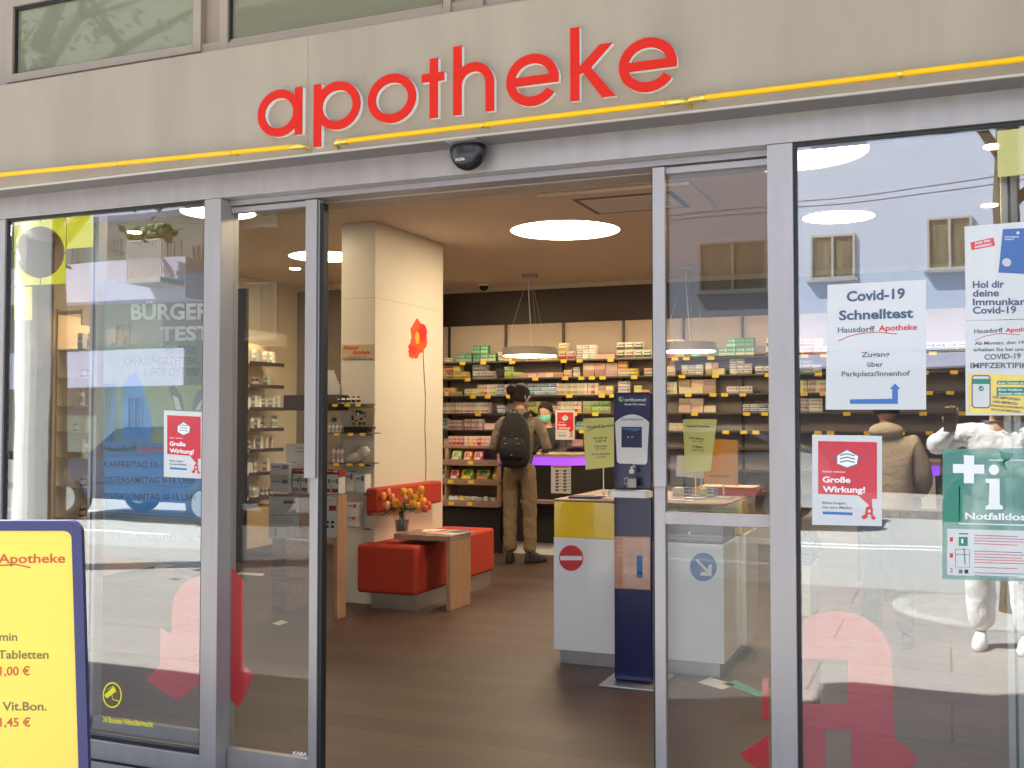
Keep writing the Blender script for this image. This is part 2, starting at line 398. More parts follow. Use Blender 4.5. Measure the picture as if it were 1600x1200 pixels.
shop_window(x_c1, x_d0, [at(1585, 900, 'y', .1).x])
# door track above the opening, inside the header
DY = .085
MB().box(x_b1, x_c0, .06, .15, 2.290, ZH - .001, M['alu_dark']).build('door_track', B)
MB().box(x_b1, x_c0, .16, .28, 2.288, ZH + .1, M['bronze_frame']).build('door_operator_cover', B, bevel=.004)
def door(xs, x0, x1, xr0, rail):
    """xs: stile (x0,x1) on the opening side; pane between"""
    o = thing('sliding_door', None, None, ((x0 + x1) / 2, DY, 0)); o.parent = B; o.location = Vector(((x0 + x1) / 2, DY, 0)) - B.location
    MB().box(xs[0], xs[1], DY - .018, DY + .018, .01, 2.283, M['alu']).build('stile', o, bevel=.002)
    k = 1 if xs[0] > x0 else -1
    gx = (xs[1] if k > 0 else xs[0])
    gw = .018 if k > 0 else .006; MB().box(min(gx, gx + k * gw), max(gx, gx + k * gw), DY - .014, DY + .02, .01, 2.27, M['rubber']).build('rubber_seal', o)
    MB().box(xs[0] - .004 - (0.012 if k > 0 else -.006), xs[1] - .003 + (.0 if k > 0 else .01), DY - .034, DY - .0185, 1.19, 2.283, M['alu']).build('finger_guard', o, bevel=.002)
    a, b = (x0, xs[0]) if k > 0 else (xs[1], x1)
    MB().box(a, b, DY - .016, DY + .016, .01, .10, M['alu']).build('bottom_rail', o, bevel=.002)
    MB().box(a, b, DY - .016, DY + .016, 2.262, 2.283, M['alu_dark']).build('top_rail', o)
    if rail: MB().box(a, b, DY - .02, DY + .02, *rail, M['alu']).build('cross_rail', o, bevel=.002)
    MB().box(a + .001, b - .001, DY - .004, DY + .004, .101, 2.261, GD).build('pane', o)
    return o
DP = DY - .018
door((at(484, 700, 'y', DP).x, at(497, 700, 'y', DP).x), x_b1 + .002, at(484, 700, 'y', DP).x, 0, None)
dr = door((at(1022, 700, 'y', DP).x, at(1039, 700, 'y', DP).x), at(1022, 700, 'y', DP).x, x_c0 - .002, 0, (at(1120, 822, 'y', DP).z, at(1120, 803, 'y', DP).z))
# upper windows
UY = -.05
mb = MB().box(-7.2, 8, UY, .10, 2.861, 2.93, M['bronze_frame']); wb = mb.build('window_ledge', B, bevel=.003)
def upper(px0, px1, gx0, gx1, pyb, pyg):
    """px0..px1 sash, gx0..gx1 glass (pixels near the bottom)"""
    a = at(px0, pyb, 'y', UY); b = at(px1, pyb - (px1 - px0) * .147, 'y', UY); c = at(gx0, pyg, 'y', UY).x; d = at(gx1, pyg - (gx1 - gx0) * .147, 'y', UY).x
    zb = a.z; zg = at(gx0, pyg, 'y', UY).z; zt = zg + .30
    w = MB()
    for q in ((a.x, c, zb, zt + .06), (d, b.x, zb, zt + .06), (c, d, zb, zg), (c, d, zt, zt + .06)): w.box(q[0], q[1], UY - .012, UY + .05, q[2], q[3], M['bronze_frame'])
    o = w.build('upper_window', B, bevel=.002)
    w = MB()
    for q in ((c, c + .008, zg, zt), (d - .008, d, zg, zt), (c + .008, d - .008, zg, zg + .006), (c + .008, d - .008, zt - .014, zt)): w.box(q[0] + .0004, q[1] - .0004, UY + .0, UY + .03, q[2] + .0004, q[3] - .0004, M['rubber'])
    w.build('window_seal', o)
    MB().box(c + .008, d - .008, UY + .012, UY + .02, zg + .006, zt - .014, M['milk_glass']).build('pane', o)
    return a.x, b.x, zb
u1 = upper(12, 316, 22, 304, 131, 117)
u2 = upper(345, 706, 358, 694, 84, 68)
u3 = upper(742, 1103, 757, 1090, 28, 10)
mb = MB().box(-7.2, 8, UY + .024, .10, 2.931, 3.36, M['bronze_frame'])
mb.build('upper_frame', B)
for px, py in ((36, 136), (285, 102), (376, 89), (670, 48), (780, 31), (1080, -14)):
    p = at(px, py, 'y', UY); w = MB()
    w.box(p.x - .014, p.x + .014, UY - .006, UY - .0005, p.z - .008, p.z + .008, M['alu_dark']); w.box(p.x - .011, p.x + .006, UY - .0075, UY - .0065, p.z - .0055, p.z + .0055, M['bronze_frame'])
    w.build('drain_cap', B)
# the storeys above (they throw the shade; left end cut to set its edge), overhang
mb = MB().box(-4.35, 8, -.0, 9.2, 3.361, 15, M['plaster']); mb.build('upper_storeys', B)
MB().box(-7.2, -4.351, .0, 9.2, 3.361, 3.5, M['plaster']).build('shade_step_roof', B)  # unseen low roof, added so the shade edge steps on the pavement
mb = MB().box(-3.2, 8, -1.0, -.002, 3.75, 3.98, M['plaster']); mb.build('overhang', B)
MB().box(-7.0, 4, .14, 9.1, 2.955, 3.2, M['ceiling']).build('ceiling', B)
MB().box(-7.15, -6.95, .32, 9.1, 0, 2.954, M['wall_in']).build('inner_wall', B)
MB().box(-6.9495, -6.93, .35, 3.25, 0, 2.9, M['grey_panel']).build('dark_panel', B)  # panel added to keep the wall behind the left window dark
MB().box(-6.949, 3.9, 8.62, 8.9, 0, 2.954, M['shelf_back']).build('inner_wall', B)
MB().box(3.0, 3.2, .32, 8.6, 0, 2.954, M['wall_in']).build('inner_wall', B)
# dark band over the drug shelves and light bulkhead above
BY = 7.75
bl = at(681, 461, 'y', BY); MB().box(-5.9, 2.99, BY, BY + .3, 2.901, 2.953, M['column_white']).build('bulkhead', B)
MB().box(-5.9, 2.99, BY + .01, BY + .04, at(850, 505, 'y', BY).z, 2.90, M['dark_panel']).build('dark_band', B)
MB().box(-5.85, 2.9, BY + .20, BY + .27, at(850, 505, 'y', BY).z + .05, at(850, 505, 'y', BY).z + .07, M['strip_warm']).build('light_strip', B)  # glowing strip added out of sight behind the band to brighten the drug shelves
# dark rear-left panel
MB().box(-6.948, -6.1, 6.87, 6.95, 0, 2.89, M['grey_panel']).build('dark_panel', B)
MB().box(-6.09, -5.35, 6.9, 6.98, 0, 2.88, M['dark_panel']).build('dark_panel', B)
MB().box(-6.948, -5.2, 6.86, 7.0, 2.895, 2.953, M['column_white']).build('bulkhead', B)

# ---------------------------------------------------------------- shop sign
LY = FY - .024
sg = thing('shop_sign', 'large red lower-case lettering with white edges above the doors', 'sign', (-1.6, FY, 2.41))
zb = at(893, 158, 'y', LY).z; zx = zb + .178; za = at(905, 42, 'y', LY).z; zd = at(497, 229, 'y', LY).z; SW = .032
def letter(ch, l, r):
    x0 = at(l, 160, 'y', LY).x; x1 = at(r, 160, 'y', LY).x; mb = MB(); red, wh = M['red_face'], M['letter_side']
    def solid(pts, y, k=0):
        # white body and a slightly smaller-looking red face in front of it
        mb.prism(pts, lambda u, v, w: Vector((u, y + .024 - k - w, v)), .020 - k, wh)
        mb.prism(pts, lambda u, v, w: Vector((u, y + .004 - k - w, v)), .005, red)
    def ring(cx, cz, rx, rz, a0=0, a1=360, k=.001):
        n = 56; closed = a1 - a0 >= 360; c = n if closed else n + 1
        A = [R(a0 + (a1 - a0) * i / n) for i in range(c)]
        o = [(cx + rx * math.cos(a), cz + rz * math.sin(a)) for a in A]; i_ = [(cx + (rx - SW) * math.cos(a), cz + (rz - SW) * math.sin(a)) for a in A]
        mb.strip(o, i_, lambda u, v, w: Vector((u, LY + .024 - k - w, v)), .020 - k, wh, closed)
        mb.strip(o, i_, lambda u, v, w: Vector((u, LY + .004 - k - w, v)), .005, red, closed)
    q = lambda a, b, c, d: [(a, c), (b, c), (b, d), (a, d)]
    rz = (zx - zb) / 2; cz = (zx + zb) / 2
    if ch == 'a': ring((x0 + x1 - .006) / 2, cz, (x1 - x0 - .006) / 2, rz); solid(q(x1 - SW, x1, zb, zx), LY)
    if ch == 'p': ring((x0 + .006 + x1) / 2, cz, (x1 - x0 - .006) / 2, rz); solid(q(x0, x0 + SW, zd, zx), LY)
    if ch == 'o': ring((x0 + x1) / 2, cz, (x1 - x0) / 2, rz)
    if ch == 'e':
        rx = (x1 - x0) / 2; cx = (x0 + x1) / 2; ring(cx, cz, rx, rz, 0, 326)
        solid(q(x0 + SW * .6, x1 - .0004, cz - SW * .5, cz + SW * .42), LY, 0)
    if ch == 'h':
        solid(q(x0, x0 + SW, zb, za - .004), LY); rx = (x1 - x0) / 2; cx = (x0 + x1) / 2; r2 = rx
        ring(cx, zx - r2, rx, r2, 0, 180); solid(q(x1 - SW, x1, zb, zx - r2 + .001), LY, .0015)
    if ch == 't':
        w = x1 - x0; m = x0 + w * .53; solid(q(m - SW / 2, m + SW / 2, zb, za - .035), LY); zc = zx - .018; solid(q(x0, x1, zc - .03, zc), LY, .001)
    if ch == 'k':
        solid(q(x0, x0 + SW, zb, za), LY); s = x0 + SW - .001; zc = zb + .098
        solid([(s, zc - .012), (s, zc + .012), (x1 - .052, zx), (x1 - .008, zx), (s + .04, zc + .006)], LY, .001)
        solid([(s + .004, zc + .006), (s + .038, zc + .012), (x1 + .004, zb), (x1 - .044, zb), ], LY, .002)
    return mb.build('letter', sg)
for ch, l, r in (('a', 403, 472), ('p', 490, 563), ('o', 575, 650), ('t', 659, 694), ('h', 708, 772), ('e', 791, 873), ('k', 891, 961), ('e', 967, 1058)): letter(ch, l, r)
# yellow tubes below the lettering
TY = FY - .04
def tube_thing(pa, pb, label, joints, ends):
    a = at(*pa, 'y', TY); b = at(*pb, 'y', TY); z = a.z
    t = thing('neon_tube', label, 'light tube', (a.x, TY, z), 'yellow tubes running below the lettering')
    MB().tube([(a.x, TY, a.z), (b.x, TY, b.z)], .0095, M['neon_yellow'], 12).build('tube', t)
    for x in joints:
        f = (x - pa[0]) / (pb[0] - pa[0]); p = a.lerp(b, f); MB().tube([(p.x - .006, TY, p.z), (p.x + .006, TY, p.z)], .012, M['brass'], 12).build('collar', t)
        MB().tube([(p.x, TY, p.z), (p.x, FY + .002, p.z)], .004, M['brass'], 6).build('bracket', t)
    for q in ends:
        p = b if q > 0 else a
        MB().tube([(p.x - q * .045, TY, p.z), (p.x - q * .002, TY, p.z), (p.x + q * .014, TY + .006, p.z - .004), (p.x + q * .02, FY, p.z - .01)], [.0115, .0115, .009, .006], M['brass'], 10).build('end_cap', t)
tube_thing((-60, 279), (470, 228), 'yellow light tube left of the letter p, ending with a curved cap', (203, 373), (1,))
tube_thing((527, 222), (1066, 158), 'long yellow light tube under the letters from p to e', (535, 773, 1040), (-1, 1))
tube_thing((1080, 155), (1700, 80), 'yellow light tube running off to the right of the lettering', (1100, 1427), (-1,))
# motion sensor
p = at(726, 240, 'y', -.08)
t = thing('motion_sensor', 'black rounded motion sensor hanging under the beige fascia', 'sensor', (p.x, -.07, 2.34))
MB().box(p.x - .06, p.x + .06, -.12, -.004, 2.402, 2.4105, M['alu_dark']).build('mount', t, bevel=.002)
mb = MB(); prof = []
for i in range(9):
    a = R(90 * i / 8); prof.append((.002 + .068 * math.sin(a), -.075 * math.cos(a)))
prof += [(.07, .004), (.066, .012)]
mb.lathe(prof, (p.x, -.05, 2.385), M['black_plastic'], 28, Matrix.Diagonal((1, .7, 1, 1)))
mb.build('housing', t)
s = Sheet((p.x, -.1005, 2.34), (0, -1, 0)); pp = [(707, 243), (721, 240)]
s.text('ntie', (712, 252), (726, 250), 6, M['paper'], 1); s.mb.build('marking', t)
# ---------------------------------------------------------------- notices on the glass
GY = .0185
n0 = Vector((0, -1, 0))
def sheet(y=GY): return Sheet((0, y, 0), n0)
def mask_poster(x0, y0, x1, y1, k, name, label, s=None, mats=None):
    """paper (x0,y0)-(x1,y1) px, red field with a mask, two words, speech-bubble tail, pharmacy letter"""
    s = s or sheet(); w = x1 - x0; h = y1 - y0
    P = lambda u, v: (x0 + u * w, y0 + v * h + k * u * w)
    s.base([P(0, 0), P(0, 1), P(1, 1.0), P(1, 0)], M['paper'])
    s.poly([P(.085, .07), P(.085, .655), P(.66, .665), P(.86, .80), P(.86, .70), P(.93, .70), P(.93, .07)], M['pink_red'])
    hx = [P(.36, .23), P(.50, .165), P(.66, .23), P(.64, .315), P(.50, .355), P(.36, .315)]
    cx, cy = P(.5, .26); g = [(cx + (a - cx) * 1.10, cy + (b - cy) * 1.14) for a, b in hx]
    s.poly(g, M['text_grey'], 2); s.poly(hx, M['white'], 3)
    for v in (.225, .262, .30): s.line([P(.40, v), P(.50, v - .02), P(.61, v)], h * .012, M['text_grey'], 4)
    for sd in (-1, 1):
        pts = []
        for i in range(13):
            a = R(-70 + 330 * i / 12); pts.append(P(.5 + sd * (.245 + .075 * math.cos(a)), .20 + .085 * math.sin(a)))
        s.line(pts[:10], h * .006, M['text_grey'], 2)
    s.text('Kleiner Aufwand.', P(.15, .415), P(.48, .415), h * .018, M['white'], 2)
    s.text('Große', P(.15, .525), P(.55, .525), h * .065, M['white'], 2, .03)
    s.text('Wirkung!', P(.15, .632), P(.76, .632), h * .065, M['white'], 2, .03)
    s.text('Bitte tragen', P(.15, .765), P(.48, .765), h * .028, M['text_grey'], 2)
    s.text('Sie eine Maske.', P(.15, .815), P(.58, .815), h * .028, M['text_grey'], 2)
    s.poly([P(.15, .85), P(.15, .88), P(.58, .885), P(.58, .855)], M['blue_print'])
    A = [(.74, .93), (.70, .90), (.76, .87), (.77, .80), (.82, .775), (.87, .80), (.87, .88), (.92, .91), (.88, .935), (.845, .91), (.845, .875), (.80, .87), (.79, .91)]
    s.poly([P(*q) for q in A], M['red_print'], 2); s.poly([P(.80, .82), P(.80, .85), P(.84, .85), P(.84, .82)], M['paper'], 3)
    return s.build(name, label, 'notice')
mask_poster(256, 641, 318, 745, .05, 'notice', 'small red notice with a face mask at the edge of the left window')
mask_poster(1269, 679, 1378, 820, .02, 'notice', 'larger red notice with a face mask on the right-hand window')
# rapid test sheet
s = sheet(.0165); s.base([(1293, 445), (1290, 640), (1447, 640), (1447, 437)], M['paper'])
tx = lambda t, a, b, h, m, bold=.02, **kw: s.text(t, a, b, h, m, 2, bold, **kw)
tx('Covid-19', (1323, 471), (1414, 466), 16, M['text_blue'], .03); tx('Schnelltest', (1311, 500), (1427, 496), 15, M['text_blue'], .03)
tx('Hausdorff', (1309, 520), (1367, 518), 9, M['text_grey']); tx('Apotheke', (1373, 517), (1433, 515), 9, M['red_print'])
s.line([(1310, 533), (1325, 526), (1345, 521), (1370, 519), (1402, 522)], 1.3, M['board_red'], 1)
tx('Zugang', (1346, 558), (1390, 557), 8, M['text_grey']); tx('über', (1355, 573), (1380, 573), 8, M['text_grey']); tx('Parkplatz/Innenhof', (1315, 588), (1422, 587), 8, M['text_grey'])
s.poly([(1328, 624), (1328, 631), (1403, 631), (1403, 608), (1407, 608), (1398.5, 599), (1390, 608), (1394, 608), (1394, 623)], M['blue_print'], 1)
s.build('notice', 'white sheet about a rapid test with a blue bent arrow', 'notice')
# immunity card poster
s = sheet(.0165); s.base([(1507, 354), (1509, 501), (1700, 495), (1700, 338)], M['paper'])
s.poly([(1516, 379), (1518, 391), (1555, 384), (1552, 371)], M['pink_red'], 1)
tx('Jetzt hier', (1523, 382), (1548, 377), 4, M['white']); tx('erhältlich!', (1523, 388), (1549, 383), 4, M['white'])
s.poly([(1567, 358), (1560, 426), (1700, 433), (1700, 352)], M['blue_card'], 1); s.disc((1573, 410), 7, M['paper2'], 2, 6.5); s.disc((1590.5, 364), 2.4, M['paper'], 2)
tx('Immunkarte', (1570, 371), (1592, 371), 2.4, M['white']); tx('Covid-19', (1570, 375), (1584, 375), 2.4, M['white'])
for t, b, xe in (('Hol dir', 450, 1569), ('deine', 463.5, 1561), ('Immunkarte', 477, 1618), ('Covid-19', 490, 1588)): tx(t, (1520, b), (xe, b - 1), 11, M['text_blue'], .025)
s.build('poster', 'white poster with a blue card in the upper right-hand window', 'poster')
# certificate poster
s = sheet(.0160); s.base([(1508, 502), (1509, 649), (1700, 649), (1700, 496)], M['paper'])
tx('Hausdorff', (1522, 521), (1567, 519), 7, M['text_grey']); tx('Apotheke', (1571, 519), (1618, 517), 7, M['red_print'])
s.line([(1523, 532), (1540, 525), (1560, 521), (1594, 523)], 1, M['board_red'], 1)
tx('Ab Montag, den 14.6.', (1523, 539), (1609, 537), 5.5, M['text_grey']); tx('erhalten Sie bei uns Ihr', (1521, 549), (1614, 548), 5.5, M['text_grey'])
tx('COVID-19', (1538, 562), (1595, 560), 8.5, M['text_grey'], .03); tx('IMPFZERTIFIKAT', (1516, 575), (1626, 575), 8.5, M['text_grey'], .03)
s.poly([(1513, 583), (1513, 646), (1700, 646), (1700, 590)], M['yellow_print'], 1)
s.poly([(1521, 586), (1518, 590), (1518, 634), (1522, 638), (1544, 638), (1548, 634), (1548, 590), (1545, 586)], M['text_grey'], 2); s.poly([(1522, 588), (1520, 591), (1520, 633), (1523, 636), (1543, 636), (1546, 633), (1546, 591), (1544, 588)], M['paper'], 3)
s.rect(1520, 592, 1546, 600, M['green_print'], 4); s.disc((1533, 607), 4.2, M['green_print'], 4); s.line([(1530.8, 607), (1532.5, 609), (1535.8, 605)], 1, M['paper'], 5)
s.rect(1558, 595, 1640, 601, M['green_print'], 2); s.rect(1557, 605, 1640, 618, M['green_print'], 2)
for t, a, b, e, h in (('Kein Termin erforderlich', 1560, 600, 1625, 3.5), ('Bitte Impfpass und', 1560, 610.5, 1610, 3.5), ('Ausweis mitbringen', 1560, 616.5, 1612, 3.5)): s.text(t, (a, b), (e, b), h, M['white'], 3)
for t, a, b, e, h in (('DER IMPFUNGEN', 1551, 623, 1594, 4), ('UND IMPFBUCH', 1551, 630, 1590, 4), ('PERSONAL-DOKUMENTE', 1549, 636, 1600, 3), ('BITTE MITBRINGEN', 1549, 642, 1594, 3)): s.text(t, (a, b - 1), (e, b + 3), h, M['text_grey'], 3, .03)
s.build('poster', 'white and yellow poster about a certificate below the blue card poster', 'poster')
# translucent green emergency sign
M['green_film'] = film_mat('green_film', (.16, .42, .35), .5)
s = sheet(.0165); s.base([(1473, 702), (1472, 905), (1700, 912), (1700, 699)], M['green_film'])
s.poly([(1472.5, 785), (1473, 785), (1480, 765), (1492, 752), (1504, 745), (1504, 812), (1500, 816), (1472.5, 815)], M['green_print'], 1)
s.poly([(1508, 700), (1489, 700)][:0] or [(1506, 711), (1506, 725), (1489, 725), (1489, 739), (1506, 739), (1506, 755), (1522, 755), (1522, 740), (1538, 740), (1538, 726), (1522, 726), (1522, 712)], M['white'], 1)
s.disc((1553, 734), 8, M['white'], 1)
s.poly([(1540, 748), (1540, 754), (1546, 755), (1545, 788), (1540, 791), (1540, 796), (1567, 796), (1567, 791), (1562, 788), (1562, 748)], M['white'], 1)
s.line([(1499, 760), (1499, 818), (1620, 821)], 1.6, M['white'], 1); s.line([(1545, 719), (1640, 719)], 1.2, M['white'], 1)
s.text('Notfalldose', (1508, 811), (1614, 813), 10.5, M['white'], 2, .03)
for i in range(6): s.line([(1572 - i * 3, 734 - i * 2), (1567 + i * 2, 718), (1562 + i * 4, 704 + i)], 1.6, M['green_print'], 1)
s.poly([(1480, 826), (1480, 898), (1700, 908), (1700, 832)], M['paper'], 1)
for t, b in (('1', 846), ('1', 871), ('2', 894)): s.text(t, (1484, b), (1489, b), 7, M['red_print'], 2)
s.rect(1498, 839, 1512, 853, M['green_print'], 2); s.rect(1502, 842, 1505, 849, M['white'], 3); s.rect(1498, 833, 1513, 835, M['text_grey'], 2)
s.line([(1493, 858), (1493, 886), (1515, 887), (1515, 859), (1493, 858)], .8, M['text_grey'], 2); s.line([(1493, 866), (1515, 867)], 1, M['text_grey'], 2); s.line([(1506, 856), (1508, 882)], 1.4, M['green_print'], 3)
s.rect(1498, 890, 1504, 896, M['text_grey'], 2); s.rect(1507, 890, 1513, 896, M['text_black'], 2)
random.seed(3)
for i in range(14):
    y = 836 + i * 4.4 + (3 if i > 3 else 0) + (3 if i > 9 else 0)
    if i in (4, 11): continue
    s.line([(1522, y), (random.choice((1590, 1597, 1610)), y + 2.6)], .9, M['text_grey'] if i in (0, 5, 12, 13) else M['red_print'], 2)
s.build('poster', 'translucent green poster with a white cross and letter i', 'poster')
# yellow squares
M['yellow_film'] = film_mat('yellow_film', (1., .88, .02), .96)
M['yellow_film_pale'] = film_mat('yellow_film_pale', (.62, .58, .22), .8)
s = sheet(); s.base([(1558, 205), (1559, 277), (1700, 262), (1700, 188)], M['yellow_film_pale']); s.build('window_film', 'pale yellow square film in the top of the right-hand window', 'window film')
cx, cy, rr = 62.5, 394, 38
def tile(pts, label):
    s = sheet(.0295); s.base(pts, M['yellow_film']); s.build('window_film', label, 'window film', 'yellow film squares in the left window')
arc = lambda a0, a1: [(cx + rr * math.cos(R(a0 + (a1 - a0) * i / 12)), cy - rr * 1.06 * math.sin(R(a0 + (a1 - a0) * i / 12))) for i in range(13)]
tile([(22, 345), (22, 394)] + arc(180, 90) + [(62, 341)], 'yellow film square with a quarter-circle cut, top left corner of the left window')
tile([(64, 341)] + arc(90, 0) + [(102, 394), (102, 337)], 'yellow film square with a quarter-circle cut, top middle of the left window')
tile([(22, 397), (22, 446), (62, 445)] + arc(270, 182), 'yellow film square below the top left one, cut by the circle')
tile([(64, 445), (102, 443), (102, 397)] + arc(-2, -88), 'yellow film square below the top middle one, cut by the circle')
tile([(104, 337), (104, 389), (145, 386), (145, 334)], 'whole yellow film square right of the cut ones')
tile([(22, 449), (22, 500), (50, 500), (50, 448)], 'narrow yellow film piece at the left edge, lowest of them')
# opening-hours poster behind the left glass
M['poster_film'] = film_mat('poster_film', (.16, .21, .24), .55); M['poster_green'] = film_mat('poster_green', (.25, .38, .24), .55)
M['poster_blue'] = mat('poster_blue', (.05, .20, .42), .4, noise=.2, scale=2.5)
M['glove'] = mat('glove', (.03, .22, .52), .35, noise=.35, scale=5)
M['poster_grey'] = mat('poster_grey', (.20, .23, .26), .4, noise=.1, scale=3)
s = sheet(.033); s.base([(162, 440), (160, 868), (322, 890), (322, 425)], M['poster_film'])
s.poly([(163, 540), (163, 690), (322, 694), (322, 530)], M['poster_green'], 1)
s.poly([(163, 690), (163, 800), (322, 812), (322, 694)], M['poster_blue'], 2)
s.poly([(205, 585), (192, 600), (190, 690), (235, 690), (238, 655), (225, 610), (214, 582)], M['glove'], 2)
s.poly([(163, 600), (163, 690), (186, 690), (190, 668), (183, 655), (182, 600)], M['poster_blue'], 1); s.disc((171, 646), 2.2, M['text_grey'], 3, 6)
for q in ([(264, 604), (268, 622), (280, 640), (288, 640), (284, 618), (272, 602)], [(322, 600), (308, 612), (301, 628), (300, 640), (314, 640), (322, 628)]): s.poly(q, M['text_blue'], 2)
for q in ([(270, 618), (276, 640), (284, 640), (279, 622)], [(318, 620), (306, 640), (313, 640)]): s.poly(q, M['paper2'], 3)
s.text('BÜRGER', (205, 499), (330, 498), 24, M['paper2'], 3, .03); s.text('TEST', (250, 532), (330, 531), 22, M['paper2'], 3, .03)
for t, a, e, b in (('UNSERE', 259, 307, 553), ('ÖFFNUNGSZEITEN', 194, 309, 570), ('ÜBER OSTERN', 226, 318, 587)): s.text(t, (a, b), (e, b), 13, M['text_grey'], 3, .0, .15)
s.text('Hausdorff', (164, 705), (213, 705), 9, M['text_black'], 4); s.text('Apotheke', (218, 705), (272, 705), 9, M['board_red'], 4)
s.line([(178, 716), (200, 709), (225, 707), (243, 710)], 1.2, M['board_red'], 4)
for t, e, b, m in (('KARFREITAG 10-15 UHR', 292, 730, 'text_black'), ('OSTERSAMSTAG 9-16 UHR', 305, 754, 'text_black'), ('OSTERSONNTAG 10-15 UHR', 308, 780, 'text_black'), ('OSTERMONTAG 10-16 UHR', 306, 806, 'text_grey')): s.text(t, (163, b), (e, b + 2), 10, M[m], 4, .005)
s.text('www.hausdorff-apotheke-bonn.de', (163, 840), (313, 845), 8, M['paper2'], 4)
s.build('poster', 'large blue and green poster of opening hours hanging inside the left window', 'poster')
# camera notice
s = sheet(.0165); ym = M['yellow_film']
pts = [(175.5 + 14 * math.cos(R(a)), 1086 + 19 * math.sin(R(a))) for a in range(0, 361, 12)]
s.line(pts, 2, ym, 1); s.poly([(163, 1086), (167, 1091), (182, 1080), (178, 1072)], ym, 1); s.poly([(164.5, 1079), (176, 1073), (178, 1071), (162, 1080)][:4], ym, 1)
s.line([(175, 1086), (176, 1093), (188, 1096)], 1.3, ym, 1); s.text('24 Stunden Videoüberwacht', (161, 1128), (239, 1136), 9, ym, 1, .02)
s.build('sticker', 'yellow round camera sticker and lettering low on the left window', 'sticker')
s = sheet(DY - .005); s.text('KABA', (457, 1179), (479, 1181), 5.5, M['white'], 1, .03, .2); s.text('gilgen', (458, 1184), (479, 1186), 2.6, M['white'], 1, .02)
s.build('sticker', 'tiny white lettering in the bottom corner of the left door pane', 'sticker')
# big red pharmacy letters on the glass
M['red_film'] = film_mat('red_film', (.66, .012, .018), .92)
def redA(y, pts, label):
    s = sheet(y); s.base(pts, M['red_film']); s.build('window_decal', label, 'decal', 'large red pharmacy letters on the glass')
redA(.0295, [(251, 980), (250, 1040), (227, 1062), (277, 1096), (311, 1068), (318, 1062), (318, 900), (300, 904), (284, 914), (272, 932), (268, 955), (268, 990), (262, 988)], 'part of a large red letter low on the left window')
redA(DY + .0062, [(350, 878), (350, 1085), (374, 1105), (397, 1053), (381, 1040), (381, 907), (360, 885)], 'red strip with an arrow foot on the left door pane')
redA(DY + .0062, [(1201, 1060), (1191, 1060), (1191, 1125), (1201, 1127)], 'narrow red strip at the right edge of the right door pane')
redA(DY + .0062, [(1201, 1148), (1155, 1178), (1180, 1200), (1201, 1215)], 'red point of a foot low at the right edge of the right door pane')
redA(.0295, [(1246, 1000)] + [(1306 + 88 * math.cos(R(a)), 1032 - 77 * math.sin(R(a))) for a in range(125, -1, -5)] + [(1394, 1034), (1398, 1155), (1434, 1182), (1412, 1230), (1345, 1230), (1330, 1195), (1330, 1140), (1290, 1140), (1290, 1195), (1275, 1230), (1246, 1230), (1246, 1100), (1325, 1100), (1325, 1030), (1246, 1030)], 'very large red letter filling the bottom left of the right-hand window')

# ---------------------------------------------------------------- A-board in the bottom left corner
hz = Vector((fw.x, fw.y, 0)).normalized()
Zb = 2.84; tb = CAM + hz * Zb + rt * ((132 - 800) / F * Zb)
lean = R(-6)
nb = (-hz * math.cos(lean) + Vector((0, 0, 1)) * math.sin(lean)).normalized()
ux = (rt - nb * rt.dot(nb)).normalized(); uz = nb.cross(ux); uz = uz if uz.z > 0 else -uz
pt = at(131, 811, 'z', 1.15); top = Vector((tb.x, tb.y, 1.15))
WB = .62; HB = (1.15 - .13) / uz.z
def bp(u, v, w=0): return top + ux * u + uz * v + nb * w        # u<=0 leftwards, v<=0 downwards
Ab = thing('pavement_sign', 'yellow pavement sign with a blue frame and prices in the left foreground', 'sign', (top + ux * (-WB / 2)).to_2d().to_3d())
def rrect(u0, u1, v0, v1, r, n=6):
    o = []
    for cx_, cy_, a in ((u1 - r, v1 - r, 0), (u0 + r, v1 - r, 90), (u0 + r, v0 + r, 180), (u1 - r, v0 + r, 270)):
        o += [(cx_ + r * math.cos(R(a + 90 * i / n)), cy_ + r * math.sin(R(a + 90 * i / n))) for i in range(n + 1)]
    return o
f = MB(); o_ = rrect(-WB, 0, -HB, 0, .035); i_ = rrect(-WB + .027, -.027, -HB + .05, -.027, .02)
f.strip(o_, i_, lambda u, v, w: bp(u, v, w - .012), .024, M['navy_frame'], True); f.build('frame', Ab, bevel=.006, seg=3)
b2 = MB(); b2.prism(rrect(-WB + .02, -.02, -HB + .04, -.02, .02), lambda u, v, w: bp(u, v, w - .006), .008, M['yellow_board']); b2.build('poster_panel', Ab)
MB().prism(rrect(-WB + .022, -.022, -HB + .042, -.022, .02), lambda u, v, w: bp(u, v, w - .010), .0035, M['sheet_back']).build('back_sheet', Ab)
s = Sheet(bp(0, 0, .0022), nb)
s.text('Hausdorff', (-105, 882), (-8, 881), 15, M['text_grey'], 1, .02); s.text('Apotheke', (-3, 880), (102, 879), 15, M['board_red'], 1, .02)
s.line([(-100, 905), (-60, 890), (-10, 884), (25, 882), (48, 887)], 2, M['board_red'], 1)
s.text('min', (-1, 1001), (27, 1001), 13, M['board_olive'], 1, .02); s.text('Tabletten', (-3, 1029), (76, 1029), 13.5, M['board_olive'], 1, .02)
s.text('1,00 €', (0, 1055), (47, 1055), 14, M['board_red'], 1, .02); s.text('Vit.Bon.', (4, 1110), (73, 1110), 14, M['board_olive'], 1, .02); s.text('1,45 €', (0, 1135), (48, 1135), 14, M['board_red'], 1, .02)
s.mb.build('lettering', Ab)
T = Matrix.Translation(bp(-WB / 2, -HB).to_2d().to_3d()) @ Matrix.Rotation(PSI, 4, 'Z')
